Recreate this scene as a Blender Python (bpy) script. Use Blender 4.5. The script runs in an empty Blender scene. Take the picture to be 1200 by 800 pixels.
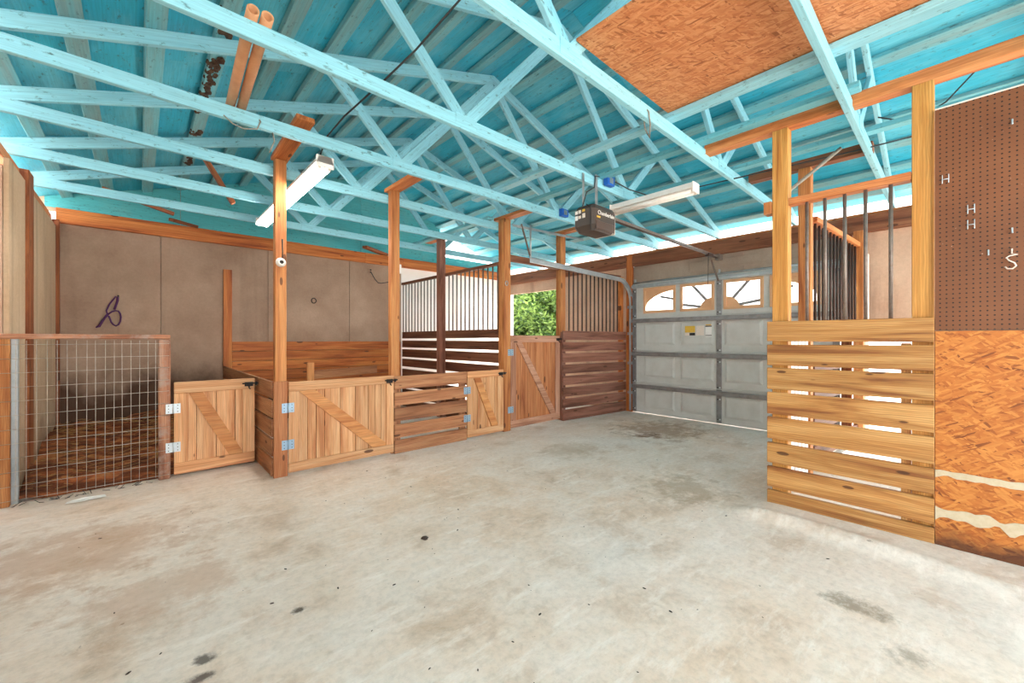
import bpy, bmesh, math, random
from mathutils import Matrix, Vector
random.seed(7)
S = bpy.context.scene
C = S.collection
V = Vector

# ------------------------------------------------------------------ camera, sky, exposure
cam_d = bpy.data.cameras.new('camera'); cam = bpy.data.objects.new('camera', cam_d); C.objects.link(cam)
cam_d.sensor_width = 36.0; cam_d.lens = 36.0 * 476 / 1200; cam_d.shift_y = -2 / 1200
cam_d.clip_start = 0.02
cam.location = (0, 0, 1.22); cam.rotation_euler = (math.radians(90), 0, math.radians(-42.5))
S.camera = cam
w = bpy.data.worlds.new('sky'); S.world = w; w.use_nodes = True
w.node_tree.nodes['Background'].inputs[0].default_value = (1.0, 0.985, 0.97, 1)
w.node_tree.nodes['Background'].inputs[1].default_value = 1.6
sun_d = bpy.data.lights.new('sun', 'SUN'); sun = bpy.data.objects.new('sun', sun_d); C.objects.link(sun)
sun_d.energy = 4.0; sun_d.angle = math.radians(6); sun_d.color = (1, 0.95, 0.88)
sun.rotation_euler = V((-0.62, 0.28, -0.73)).to_track_quat('-Z', 'Y').to_euler()
S.view_settings.view_transform = 'Standard'; S.view_settings.look = 'None'
S.view_settings.gamma = 1.0; S.view_settings.use_curve_mapping = False
S.view_settings.exposure = 1.96

# ------------------------------------------------------------------ material helpers
def srgb(r, g, b):
    f = lambda c: ((c / 255 + 0.055) / 1.055) ** 2.4 if c > 10 else c / 255 / 12.92
    return (f(r), f(g), f(b), 1)
class NT:
    def __init__(s, name, rough=0.6, metal=0.0, spec=0.4):
        s.m = bpy.data.materials.new(name); s.m.use_nodes = True
        s.t = s.m.node_tree; s.b = s.t.nodes['Principled BSDF']
        s.b.inputs['Roughness'].default_value = rough; s.b.inputs['Metallic'].default_value = metal
        s.b.inputs['Specular IOR Level'].default_value = spec
    def n(s, kind, **kw):
        o = s.t.nodes.new('ShaderNode' + kind)
        for k, v in kw.items(): setattr(o, k, v)
        return o
    def put(s, sock, v):
        if hasattr(v, 'is_output') or isinstance(v, bpy.types.NodeSocket): s.t.links.new(v, sock)
        else: sock.default_value = v
    def coord(s, rnd=True):
        tc = s.n('TexCoord').outputs['Object']
        if not rnd: return tc
        oi = s.n('ObjectInfo').outputs['Random']
        m = s.n('VectorMath', operation='MULTIPLY'); s.put(m.inputs[0], oi); m.inputs[1].default_value = (41, 17, 29)
        a = s.n('VectorMath', operation='ADD'); s.put(a.inputs[0], tc); s.put(a.inputs[1], m.outputs[0])
        return a.outputs[0]
    def map(s, vec, scale, rot=(0, 0, 0), loc=(0, 0, 0)):
        o = s.n('Mapping'); s.put(o.inputs['Vector'], vec); o.inputs['Scale'].default_value = scale
        o.inputs['Rotation'].default_value = rot; o.inputs['Location'].default_value = loc
        return o.outputs[0]
    def noise(s, vec, scale=1, detail=4, rough=0.55, dist=0):
        o = s.n('TexNoise'); s.put(o.inputs['Vector'], vec); o.inputs['Scale'].default_value = scale
        o.inputs['Detail'].default_value = detail; o.inputs['Roughness'].default_value = rough; o.inputs['Distortion'].default_value = dist
        return o.outputs['Fac']
    def ramp(s, fac, stops):
        o = s.n('ValToRGB'); s.put(o.inputs[0], fac)
        e = o.color_ramp.elements
        while len(e) < len(stops): e.new(0.5)
        for el, (p, c) in zip(e, stops):
            el.position = p; el.color = c if hasattr(c, '__len__') else (c, c, c, 1)
        return o.outputs[0]
    def mix(s, fac, a, b, mode='MIX'):
        o = s.n('Mix', data_type='RGBA', blend_type=mode)
        s.put(o.inputs[0], fac); s.put(o.inputs[6], a); s.put(o.inputs[7], b)
        return o.outputs[2]
    def math(s, op, a, b=0.0):
        o = s.n('Math', operation=op); s.put(o.inputs[0], a); s.put(o.inputs[1], b)
        return o.outputs[0]
    def hsv(s, col, h=0.5, sat=1, v=1):
        o = s.n('HueSaturation'); s.put(o.inputs['Color'], col); s.put(o.inputs['Hue'], h); s.put(o.inputs['Saturation'], sat); s.put(o.inputs['Value'], v)
        return o.outputs[0]
    def bump(s, h, strength=0.3, dist=0.01):
        o = s.n('Bump'); s.put(o.inputs['Height'], h); o.inputs['Strength'].default_value = strength; o.inputs['Distance'].default_value = dist
        s.t.links.new(o.outputs[0], s.b.inputs['Normal'])
    def out(s, col):
        s.put(s.b.inputs['Base Color'], col); return s.m

def wood(name, light, mid, dark, var=0.25, rough=0.62, knots=True, wear=None):
    n = NT(name, rough)
    p = n.coord()
    a = n.noise(n.map(p, (0.9, 13, 13)), 1, 5, 0.6, 0.8)
    f = n.noise(n.map(p, (3, 130, 130)), 1, 3, 0.6)
    col = n.ramp(a, [(0.33, dark), (0.47, mid), (0.62, light)])
    wv = n.n('TexWave', wave_type='BANDS', bands_direction='Y')
    n.put(wv.inputs['Vector'], n.map(p, (0.22, 1, 1))); wv.inputs['Scale'].default_value = 26
    wv.inputs['Distortion'].default_value = 7; wv.inputs['Detail'].default_value = 2; wv.inputs['Detail Scale'].default_value = 0.9
    col = n.mix(n.math('MULTIPLY', wv.outputs['Fac'], 0.36), col, dark)
    col = n.mix(0.5, col, n.ramp(f, [(0.3, 0.45), (0.65, 1.0)]), 'MULTIPLY')
    if knots:
        vo = n.n('TexVoronoi'); n.put(vo.inputs['Vector'], n.map(p, (3.4, 10.5, 0))); vo.inputs['Scale'].default_value = 1
        sep = n.n('SeparateColor'); n.put(sep.inputs[0], vo.outputs['Color'])
        rad = n.math('MULTIPLY', n.math('GREATER_THAN', sep.outputs[0], 0.3), n.math('ADD', n.math('MULTIPLY', sep.outputs[1], 0.09), 0.085))
        k = n.math('SUBTRACT', rad, vo.outputs['Distance'])
        kf = n.ramp(n.math('ADD', n.math('MULTIPLY', k, 12), 0.5), [(0.3, 0.0), (0.62, 0.85)])
        col = n.mix(kf, col, srgb(74, 38, 18))
    if wear:
        wn = n.noise(p, 7, 5, 0.7)
        col = n.mix(n.ramp(wn, [(0.48, 0.0), (0.68, 0.75)]), col, wear)
    r = n.n('ObjectInfo').outputs['Random']
    val = n.math('ADD', n.math('MULTIPLY', r, var * 2), 1 - var)
    col = n.hsv(col, 0.5, 1.0, val)
    n.bump(a, 0.25, 0.004)
    return n.out(col)

def painted(name, base, worn, amount=0.55, var=0.08, rough=0.55, streak=(0.8, 9, 9)):
    n = NT(name, rough); p = n.coord()
    a = n.noise(n.map(p, streak), 1, 6, 0.65)
    b = n.noise(n.map(p, (0.55, 1.2, 1.2)), 30, 5, 0.7)
    f = n.noise(n.map(p, (4, 110, 110)), 1, 3)
    col = n.mix(n.ramp(a, [(amount, 0.0), (amount + 0.22, 0.7)]), base, worn)
    col = n.mix(n.ramp(b, [(0.585, 0.0), (0.70, 0.8)]), col, srgb(64, 92, 96))
    col = n.mix(0.42, col, n.ramp(f, [(0.3, 0.5), (0.62, 1.0)]), 'MULTIPLY')
    r = n.n('ObjectInfo').outputs['Random']
    col = n.hsv(col, 0.5, 1.0, n.math('ADD', n.math('MULTIPLY', r, var * 2), 1 - var))
    n.bump(f, 0.2, 0.003)
    return n.out(col)

def plain(name, col, rough=0.5, metal=0.0, grime=None, scale=8, emit=None):
    n = NT(name, rough, metal); p = n.coord()
    a = n.noise(p, scale, 5, 0.65)
    c = n.mix(n.ramp(a, [(0.42, 0.0), (0.75, 0.6 if grime else 0.12)]), col, grime if grime else (0.1, 0.1, 0.1, 1))
    if emit:
        n.b.inputs['Emission Color'].default_value = emit[0]; n.b.inputs['Emission Strength'].default_value = emit[1]
    return n.out(c)

def osb_mat(name, cols, dirt=False, rot=0.0):
    n = NT(name, 0.6); p = n.coord(False)
    def strands(angle, sx, sy, seed):
        q = n.map(p, (1, 1, 1), (0, 0, angle + rot), (seed, seed * 2, 0))
        nz = n.noise(q, 9, 3); 
        v = n.n('TexVoronoi'); n.put(v.inputs['Vector'], n.map(q, (sx, sy, 0.001))); v.inputs['Scale'].default_value = 1
        # small warp so the flakes are ragged
        ad = n.n('VectorMath', operation='ADD'); mu = n.n('VectorMath', operation='SCALE'); n.put(mu.inputs[0], nz); mu.inputs['Scale'].default_value = 0.9
        n.put(ad.inputs[0], n.map(q, (sx, sy, 0.001))); n.put(ad.inputs[1], mu.outputs[0]); n.put(v.inputs['Vector'], ad.outputs[0])
        s_ = n.n('SeparateColor'); n.put(s_.inputs[0], v.outputs['Color'])
        return s_.outputs[0], s_.outputs[1]
    a, am = strands(0.15, 16, 85, 1.3); b, bm = strands(0.75, 19, 95, 7.1); c, cm = strands(-0.55, 18, 105, 12.4)
    st = [(0.0, cols[0]), (0.1, cols[1]), (0.45, cols[2]), (0.8, cols[3]), (1.0, cols[2])]
    col = n.ramp(a, st)
    col = n.mix(n.math('GREATER_THAN', bm, 0.55), col, n.ramp(b, st))
    col = n.mix(n.math('GREATER_THAN', cm, 0.62), col, n.ramp(c, st))
    col = n.mix(0.3, col, n.ramp(n.noise(n.map(p, (6, 40, 1), (0, 0, rot)), 3, 4), [(0.3, 0.6), (0.7, 1.0)]), 'MULTIPLY')
    col = n.mix(n.ramp(n.noise(p, 3, 5, 0.7), [(0.5, 0.0), (0.8, 0.5)]), col, cols[1])
    if dirt:   # wet stain soaked up from the floor; local y is height above the middle of the sheet
        sx = n.n('SeparateXYZ'); n.put(sx.inputs[0], p)
        h = n.math('ADD', sx.outputs[1], n.math('MULTIPLY', n.noise(n.map(p, (5, 9, 1)), 1.6, 5), 0.22))
        col = n.mix(n.ramp(n.math('ADD', h, 0.9), [(0.42, 0.92), (0.53, 0.0)]), col, srgb(80, 42, 20))
    n.bump(a, 0.25, 0.003)
    return n.out(col)

M = {}
M['pine'] = wood('pine', srgb(236, 190, 144), srgb(222, 166, 116), srgb(190, 124, 78), 0.13)
M['pine_brace'] = wood('pine_brace', srgb(226, 164, 104), srgb(210, 142, 84), srgb(176, 104, 56), 0.08)
M['cedar'] = wood('cedar', srgb(205, 140, 92), srgb(186, 116, 70), srgb(148, 82, 46), 0.12)
M['cedar_frame'] = wood('cedar_frame', srgb(212, 164, 138), srgb(192, 140, 112), srgb(156, 104, 80), 0.06)
M['post'] = wood('post', srgb(214, 150, 90), srgb(192, 122, 66), srgb(150, 84, 42), 0.12)
M['post_gold'] = wood('post_gold', srgb(220, 164, 88), srgb(200, 140, 66), srgb(160, 98, 42), 0.07)
M['slat_gold'] = wood('slat_gold', srgb(212, 164, 102), srgb(192, 138, 76), srgb(138, 82, 40), 0.16)
M['slat_tan'] = wood('slat_tan', srgb(196, 142, 100), srgb(174, 116, 78), srgb(128, 78, 50), 0.16)
M['slat_red'] = wood('slat_red', srgb(168, 118, 100), srgb(142, 92, 74), srgb(92, 52, 38), 0.18, 0.35)
M['slat_dark'] = wood('slat_dark', srgb(132, 84, 58), srgb(108, 62, 40), srgb(62, 32, 20), 0.15)
M['orange_board'] = wood('orange_board', srgb(218, 136, 68), srgb(196, 108, 48), srgb(140, 66, 26), 0.12)
M['plate'] = wood('plate', srgb(226, 150, 92), srgb(208, 124, 66), srgb(160, 84, 40), 0.1)
M['header'] = wood('header', srgb(160, 104, 72), srgb(140, 84, 56), srgb(98, 54, 34), 0.08)
M['old_frame'] = wood('old_frame', srgb(208, 152, 118), srgb(186, 124, 92), srgb(140, 90, 66), 0.08, wear=srgb(172, 158, 148))
M['lumber'] = wood('lumber', srgb(176, 104, 58), srgb(148, 78, 38), srgb(92, 44, 20), 0.12)
M['teal'] = painted('teal_truss_paint', srgb(150, 212, 228), srgb(112, 192, 214), 0.52, 0.06)
M['teal_old'] = painted('teal_old_paint', srgb(114, 190, 204), srgb(122, 152, 152), 0.5, 0.06)
M['purlin'] = painted('purlin_paint', srgb(112, 186, 198), srgb(134, 152, 150), 0.42, 0.10)
M['sheet'] = painted('teal_sheet_paint', srgb(48, 176, 206), srgb(122, 204, 220), 0.44, 0.12, streak=(0.9, 3.0, 3))
M['gable'] = painted('gable_paint', srgb(88, 190, 198), srgb(122, 190, 190), 0.48, 0.03, streak=(1.5, 2, 2))
M['steel'] = plain('steel', srgb(176, 180, 182), 0.35, 0.7, srgb(120, 120, 122))
M['galv'] = plain('galvanised', srgb(178, 186, 190), 0.4, 0.5, srgb(130, 134, 138))
M['hinge'] = plain('blue_grey_hinge', srgb(150, 176, 198), 0.4, 0.4, srgb(120, 150, 176))
M['hinge_zinc'] = plain('zinc_hinge', srgb(206, 216, 222), 0.4, 0.3, srgb(170, 180, 188))
M['black'] = plain('black_iron', srgb(30, 28, 28), 0.5, 0.3)
M['screw'] = plain('screw_black', srgb(46, 40, 38), 0.6)
M['bar'] = plain('steel_bar', srgb(124, 112, 104), 0.4, 0.3, srgb(84, 62, 50), 30)
M['bar_dark'] = plain('dark_bar', srgb(60, 46, 42), 0.5, 0.2, srgb(84, 50, 36), 30)
M['wire'] = plain('mesh_wire', srgb(196, 190, 180), 0.45, 0.35, srgb(140, 116, 92), 25)
M['cable'] = plain('black_cable', srgb(48, 46, 48), 0.6)
M['white'] = plain('white_paint', srgb(244, 240, 236), 0.5, 0, srgb(226, 216, 206))
M['daylight_white'] = plain('daylight_white', srgb(246, 240, 236), 0.7, 0, srgb(236, 220, 208), 2)  # near-white base colour with daylight glare painted in
M['paper'] = plain('paper', srgb(238, 238, 236), 0.7)
M['tube_on'] = plain('lit_tube', srgb(255, 255, 250), 0.3, emit=((1.0, 0.95, 0.86, 1), 12.0))
M['blue'] = plain('blue_plastic', srgb(26, 96, 190), 0.4)
M['card'] = plain('cardboard_tube', srgb(214, 158, 116), 0.7, 0, srgb(178, 116, 78), 6)
M['plastic'] = plain('charcoal_plastic', srgb(66, 58, 54), 0.4, 0, srgb(86, 70, 60))
M['plastic_dk'] = plain('brown_lens', srgb(84, 66, 58), 0.3)
M['white_ink'] = plain('white_print', srgb(236, 232, 226), 0.6)
M['yellow'] = plain('yellow_label', srgb(222, 180, 70), 0.6, 0, srgb(196, 150, 50), 40)
M['label_white'] = plain('white_label', srgb(226, 216, 206), 0.6, 0, srgb(196, 184, 172), 60)
M['door'] = plain('galvanised_door', srgb(200, 202, 199), 0.5, 0.0, srgb(178, 178, 172), 5)
M['door_strut'] = plain('door_strut', srgb(140, 140, 142), 0.4, 0.4, srgb(96, 92, 92), 12)
M['door_frame'] = plain('tan_window_frame', srgb(220, 172, 130), 0.6)
M['rope_purple'] = plain('purple_rope', srgb(84, 44, 92), 0.8, 0, srgb(60, 30, 66), 60)
M['rope'] = plain('old_rope', srgb(150, 146, 136), 0.9, 0, srgb(70, 62, 54), 60)
M['rot'] = plain('rotten_wood', srgb(58, 38, 28), 0.9, 0, srgb(120, 96, 74), 18)
M['dirt'] = plain('dirt_clod', srgb(60, 48, 42), 0.9)
M['straw'] = plain('straw', srgb(186, 134, 78), 0.8, 0, srgb(120, 74, 40), 9)
M['bark'] = plain('bark', srgb(96, 76, 58), 0.9)
M['soil'] = None
n = NT('dark_bedding', 0.95); p = n.coord(False)
c = n.ramp(n.noise(n.map(p, (1.2, 5, 3)), 2.2, 6, 0.7), [(0.3, srgb(46, 26, 16)), (0.5, srgb(120, 64, 36)), (0.62, srgb(176, 100, 56)), (0.8, srgb(196, 134, 88))])
n.bump(n.noise(p, 26, 6, 0.75), 0.9, 0.03); M['soil'] = n.out(c)

def leaf_mat(name, a, b):
    n = NT(name, 0.6); r = n.n('NewGeometry').outputs['Random Per Island']
    c = n.ramp(r, [(0.0, a), (1.0, b)]); n.put(n.b.inputs['Subsurface Weight'], 0.0)
    tr = n.n('BsdfTranslucent'); n.put(tr.inputs[0], c); ms = n.n('MixShader'); ms.inputs[0].default_value = 0.4
    n.put(n.b.inputs['Base Color'], c)
    o = n.t.nodes['Material Output']; n.t.links.new(n.b.outputs[0], ms.inputs[1]); n.t.links.new(tr.outputs[0], ms.inputs[2]); n.t.links.new(ms.outputs[0], o.inputs[0])
    return n.m
M['leaf'] = leaf_mat('leaf', srgb(30, 62, 24), srgb(118, 146, 70))

# glass
n = NT('glass', 0.02); n.b.inputs['Transmission Weight'].default_value = 1.0; n.b.inputs['IOR'].default_value = 1.0; n.b.inputs['Base Color'].default_value = (1, 1, 1, 1); M['glass'] = n.m

# tan wall sheets, weathered with runs and a damp brown foot
def wall_mat(name, a, b, foot, footz, streak):
    n = NT(name, 0.8); p = n.n('NewGeometry').outputs['Position']
    g = n.noise(p, 1.6, 6, 0.62); f = n.noise(p, 34, 5, 0.7); v = n.noise(n.map(p, streak), 1, 4, 0.6)
    col = n.ramp(g, [(0.3, a), (0.7, b)])
    col = n.mix(n.ramp(v, [(0.55, 0.0), (0.75, 0.45)]), col, srgb(112, 88, 72))
    col = n.mix(0.3, col, n.ramp(f, [(0.3, 0.55), (0.65, 1.0)]), 'MULTIPLY')
    if foot:
        sp = n.n('SeparateXYZ'); n.put(sp.inputs[0], p)
        h = n.math('ADD', sp.outputs[2], n.math('MULTIPLY', n.noise(n.map(p, (2.5, 2.5, 2)), 1, 5), 0.9))
        col = n.mix(n.ramp(n.math('MULTIPLY', h, 0.5), [(footz * 0.5, 0.9), (footz * 0.5 + 0.16, 0.0)]), col, foot)
    n.bump(f, 0.25, 0.006)
    return n.out(col)
M['wall_tan'] = wall_mat('tan_wall', srgb(150, 120, 100), srgb(182, 153, 132), srgb(74, 44, 27), 1.0, (3.2, 3.2, 0.25))
M['wall_left'] = wall_mat('left_wall', srgb(196, 166, 134), srgb(214, 188, 158), srgb(128, 100, 76), 0.55, (7, 7, 0.3))
M['wall_ply'] = wall_mat('ply_wall', srgb(196, 160, 136), srgb(216, 184, 160), None, 0, (4, 4, 0.4))
M['wall_header'] = wall_mat('header_ply', srgb(150, 132, 118), srgb(176, 158, 142), None, 0, (0.5, 0.5, 5))

# concrete floor
n = NT('concrete', 0.75, spec=0.3); p = n.coord(False)
big = n.noise(p, 0.55, 5, 0.6, 0.4); mid = n.noise(p, 2.4, 7, 0.68, 0.3); fine = n.noise(p, 26, 6, 0.75); spk = n.noise(p, 9.0, 2, 0.5)
col = n.ramp(big, [(0.34, srgb(222, 198, 176)), (0.5, srgb(226, 211, 197)), (0.66, srgb(222, 215, 207))])
col = n.mix(n.ramp(mid, [(0.48, 0.0), (0.72, 0.75)]), col, srgb(236, 228, 220))
col = n.mix(n.ramp(mid, [(0.30, 0.75), (0.47, 0.0)]), col, srgb(192, 166, 142))
col = n.mix(0.42, col, n.ramp(fine, [(0.32, 0.58), (0.56, 1.0)]), 'MULTIPLY')
col = n.mix(n.ramp(n.noise(n.map(p, (1, 3.5, 1), (0, 0, 0.6)), 3.2, 7, 0.75), [(0.52, 0.0), (0.68, 0.55)]), col, srgb(246, 240, 234))
col = n.mix(n.ramp(n.noise(p, 13, 3, 0.6), [(0.71, 0.0), (0.76, 0.7)]), col, srgb(96, 78, 66))
def stain(cx, cy, rx, ry, color, amt, soft=0.5):
    global col
    q = n.map(p, (1 / rx, 1 / ry, 0), (0, 0, 0), (-cx / rx, -cy / ry, 0))
    ln = n.n('VectorMath', operation='LENGTH'); n.put(ln.inputs[0], q)
    d = n.math('ADD', ln.outputs['Value'], n.math('MULTIPLY', n.math('SUBTRACT', n.noise(p, 5.5, 6, 0.75), 0.5), 3.2))
    col = n.mix(n.ramp(d, [(0.3, amt), (0.3 + soft, 0.0)]), col, color)
for a in [(0.185, 1.94, 0.045, 0.05, srgb(84, 74, 70), 0.85), (0.16, 1.84, 0.06, 0.04, srgb(80, 64, 62), 0.85), (5.2, 2.7, 0.9, 0.8, srgb(150, 122, 98), 0.7),
          (4.8, 2.65, 0.28, 0.2, srgb(110, 84, 64), 0.7), (2.42, 0.3, 0.12, 0.16, srgb(140, 126, 108), 0.8), (2.2, 0.12, 0.12, 0.1, srgb(150, 138, 122), 0.7),
          (-0.3, 3.4, 0.9, 0.7, srgb(186, 152, 126), 0.55), (0.1, 2.6, 0.5, 0.4, srgb(190, 158, 134), 0.5), (3.3, 1.5, 0.5, 0.45, srgb(164, 142, 116), 0.6),
          (0.53, 2.0, 0.04, 0.03, srgb(70, 60, 52), 0.9), (-0.1, 1.75, 0.25, 0.16, srgb(150, 130, 112), 0.6), (3.5, 2.9, 0.6, 0.35, srgb(180, 160, 136), 0.5)]:
    stain(*a)
rg = n.noise(n.map(p, (2, 16, 1), (0, 0, 0.5)), 1, 5, 0.7)
n.bump(n.mix(0.5, fine, mid), 0.35, 0.012)
M['concrete'] = n.out(col)
M['gravel'] = plain('pale_gravel', srgb(236, 230, 222), 0.9, 0, srgb(214, 206, 196), 3)

# pegboard: dark drilled holes on a 1 inch grid in the sheet's own local axes
n = NT('pegboard', 0.55); p = n.coord(False)
md = n.n('VectorMath', operation='WRAP'); n.put(md.inputs[0], p); md.inputs[1].default_value = (0.0127, 0.0127, 1); md.inputs[2].default_value = (-0.0127, -0.0127, -1)
fl = n.n('VectorMath', operation='MULTIPLY'); n.put(fl.inputs[0], md.outputs[0]); fl.inputs[1].default_value = (1, 1, 0)
ln = n.n('VectorMath', operation='LENGTH'); n.put(ln.inputs[0], fl.outputs[0])
c = n.ramp(n.noise(p, 3, 5), [(0.3, srgb(104, 60, 32)), (0.7, srgb(122, 74, 42))])
c = n.mix(n.ramp(n.noise(p, 60, 2), [(0.74, 0.0), (0.8, 0.7)]), c, srgb(206, 180, 160))
c = n.mix(n.math('LESS_THAN', ln.outputs['Value'], 0.0040), c, srgb(30, 12, 5))
M['pegboard'] = n.out(c)
M['osb_orange'] = osb_mat('osb_wall', [srgb(116, 58, 20), srgb(166, 92, 34), srgb(184, 108, 44), srgb(204, 134, 64)], True, 0.0)
M['osb_loft'] = osb_mat('osb_loft', [srgb(150, 84, 44), srgb(188, 112, 64), srgb(206, 132, 82), srgb(222, 156, 106)], False, 0.6)

# ------------------------------------------------------------------ object helpers
WM = {}
def link(o, parent=None, world=None, **pr):
    C.objects.link(o)
    world = world or Matrix.Identity(4)
    if parent is not None:
        o.parent = parent; o.matrix_parent_inverse = WM[parent.name].inverted()
    o.matrix_basis = world
    WM[o.name] = world.copy()
    for k, v in pr.items():
        if v is not None: o[k] = v
    return o
def thing(name, label, cat, loc, group=None, kind=None):
    o = bpy.data.objects.new(name, None); o.empty_display_size = 0.05
    return link(o, None, Matrix.Translation(loc), label=label, category=cat, group=group, kind=kind)
def meshobj(name, bm, mat, parent=None, world=None, smooth=False, **pr):
    me = bpy.data.meshes.new(name); bm.to_mesh(me); bm.free()
    if smooth:
        for f in me.polygons: f.use_smooth = True
    me.materials.append(mat)
    return link(bpy.data.objects.new(name, me), parent, world, **pr)
_cache = {}
def box_mesh(l, w_, t, mat, bev=0.003):
    k = (round(l, 4), round(w_, 4), round(t, 4), mat.name, bev)
    if k not in _cache:
        bm = bmesh.new(); bmesh.ops.create_cube(bm, size=1)
        for v in bm.verts: v.co = V((v.co.x * l, v.co.y * w_, v.co.z * t))
        if bev: bmesh.ops.bevel(bm, geom=bm.edges[:], offset=min(bev, t * 0.3), segments=1, affect='EDGES')
        me = bpy.data.meshes.new('board'); bm.to_mesh(me); bm.free(); me.materials.append(mat); _cache[k] = me
    return _cache[k]
def board(name, p0, p1, w_, t, mat, parent=None, wdir=(0, 0, 1), bev=0.003, **pr):
    """a sawn piece: p0-p1 is its centre line, w_ its width along wdir, t its thickness"""
    p0, p1 = V(p0), V(p1); x = (p1 - p0); L = x.length; x.normalize()
    z = x.cross(V(wdir)).normalized(); y = z.cross(x)
    m = Matrix((x, y, z)).transposed().to_4x4(); m.translation = (p0 + p1) / 2
    return link(bpy.data.objects.new(name, box_mesh(L, w_, t, mat, bev)), parent, m, **pr)
def slab(name, a, b, mat, parent=None, bev=0.003, **pr):
    """axis-aligned block from corner a to corner b; its longest side is the grain"""
    a, b = V(a), V(b); c = (a + b) / 2; d = [abs(b[i] - a[i]) for i in range(3)]
    o = sorted(range(3), key=lambda i: -d[i]); ax = [V((1, 0, 0)), V((0, 1, 0)), V((0, 0, 1))]
    return board(name, c - ax[o[0]] * d[o[0]] / 2, c + ax[o[0]] * d[o[0]] / 2, d[o[1]], d[o[2]], mat, parent, ax[o[1]], bev, **pr)
def ring(bm, c, x, y, r, n_): return [bm.verts.new(c + x * (r * math.cos(2 * math.pi * i / n_)) + y * (r * math.sin(2 * math.pi * i / n_))) for i in range(n_)]
def tube_bm(pts, r, n_=8, closed=False, bm=None, cap=True):
    bm = bm or bmesh.new(); pts = [V(p) for p in pts]; prev = None; first = None; up = None
    N = len(pts)
    for i, p in enumerate(pts):
        if closed: t = pts[(i + 1) % N] - pts[i - 1]
        else: t = (pts[min(i + 1, N - 1)] - pts[max(i - 1, 0)])
        t.normalize()
        if up is None: up = V((0, 0, 1)) if abs(t.z) < 0.9 else V((1, 0, 0))
        x = t.cross(up).normalized(); y = x.cross(t).normalized(); up = y
        rr = r[i] if hasattr(r, '__len__') else r
        cur = ring(bm, p, x, y, rr, n_)
        if prev:
            for k in range(n_): bm.faces.new((prev[k], prev[(k + 1) % n_], cur[(k + 1) % n_], cur[k]))
        else: first = cur
        prev = cur
    if closed:
        for k in range(n_): bm.faces.new((prev[k], prev[(k + 1) % n_], first[(k + 1) % n_], first[k]))
    elif cap:
        bm.faces.new(first[::-1]); bm.faces.new(prev)
    bmesh.ops.recalc_face_normals(bm, faces=bm.faces[:])
    return bm
def tube(name, pts, r, mat, parent=None, n_=8, closed=False, **pr):
    return meshobj(name, tube_bm(pts, r, n_, closed), mat, parent, None, True, **pr)
def rod(name, p0, p1, r, mat, parent=None, n_=8, **pr):
    p0, p1 = V(p0), V(p1); L = (p1 - p0).length; k = ('rod', round(L, 3), r, mat.name, n_)
    if k not in _cache:
        bm = tube_bm([(0, 0, -L / 2), (0, 0, L / 2)], r, n_); me = bpy.data.meshes.new('rod'); bm.to_mesh(me); bm.free(); me.materials.append(mat); _cache[k] = me
        for f in me.polygons: f.use_smooth = len(f.vertices) == 4
    m = (p1 - p0).to_track_quat('Z', 'Y').to_matrix().to_4x4(); m.translation = (p0 + p1) / 2
    return link(bpy.data.objects.new(name, _cache[k]), parent, m, **pr)
def prism(name, poly, axis, a, b, mat, parent=None, **pr):
    """outline poly (2-D) extruded along axis from a to b; poly is (u,v): axis x -> (y,z), y -> (x,z), z -> (x,y)"""
    bm = bmesh.new()
    f = {'x': lambda u, v, s: (s, u, v), 'y': lambda u, v, s: (u, s, v), 'z': lambda u, v, s: (u, v, s)}[axis]
    A = [bm.verts.new(f(u, v, a)) for u, v in poly]; B = [bm.verts.new(f(u, v, b)) for u, v in poly]
    bm.faces.new(A[::-1]); bm.faces.new(B)
    for i in range(len(poly)): j = (i + 1) % len(poly); bm.faces.new((A[i], A[j], B[j], B[i]))
    bmesh.ops.recalc_face_normals(bm, faces=bm.faces[:])
    return meshobj(name, bm, mat, parent, None, **pr)
def lathe(name, prof, mat, parent=None, world=None, n_=20, **pr):
    bm = bmesh.new(); prev = None
    for r, z in prof:
        cur = ring(bm, V((0, 0, z)), V((1, 0, 0)), V((0, 1, 0)), max(r, 0.0004), n_)
        if prev:
            for k in range(n_): bm.faces.new((prev[k], prev[(k + 1) % n_], cur[(k + 1) % n_], cur[k]))
        prev = cur
    bmesh.ops.recalc_face_normals(bm, faces=bm.faces[:])
    return meshobj(name, bm, mat, parent, world, True, **pr)

# ------------------------------------------------------------------ key measures
XL, XG, YB = -0.71, 6.22, 7.0          # left wall, garage-door wall, back wall (inner faces)
YN = -4.2                              # open front of the barn, behind the camera
XR = 2.75                              # ridge
ZC = 2.70                              # underside of the trusses
def zt(x): return 2.909 + (min(x, 2 * XR - x) + 0.527) / 3.0     # top edge of the rafters

# ------------------------------------------------------------------ setting
def floor_z(x, y):
    # a low lip of extra concrete poured along the foot of the slatted wall
    dx = x - (3.10 + 0.06 * math.sin(2.2 * y)); h = 0.0
    e = 1 / (1 + math.exp((y - 1.02) * 22))
    if x > 2.6: h = 0.035 * e / (1 + math.exp(-dx * 30)) + 0.038 * e * math.exp(-(dx / 0.07) ** 2) * (0.5 + 0.5 / (1 + math.exp(-(y - 0.25) * 9)))
    return h * (1 if x < 3.5 else max(0.3, 1 - (x - 3.5) * 3))
bm = bmesh.new(); xs = [XL - 0.1 + i * (XG + 0.2 - XL) / 60 for i in range(61)]; ys = [YN + i * (YB + 0.05 - YN) / 70 for i in range(71)]
xs = sorted(set([round(x, 3) for x in xs] + [round(2.6 + i * 0.025, 3) for i in range(45)])); ys = sorted(set([round(y, 3) for y in ys] + [round(-0.5 + i * 0.04, 3) for i in range(45)]))
gv = [[bm.verts.new((x, y, floor_z(x, y))) for y in ys] for x in xs]
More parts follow.
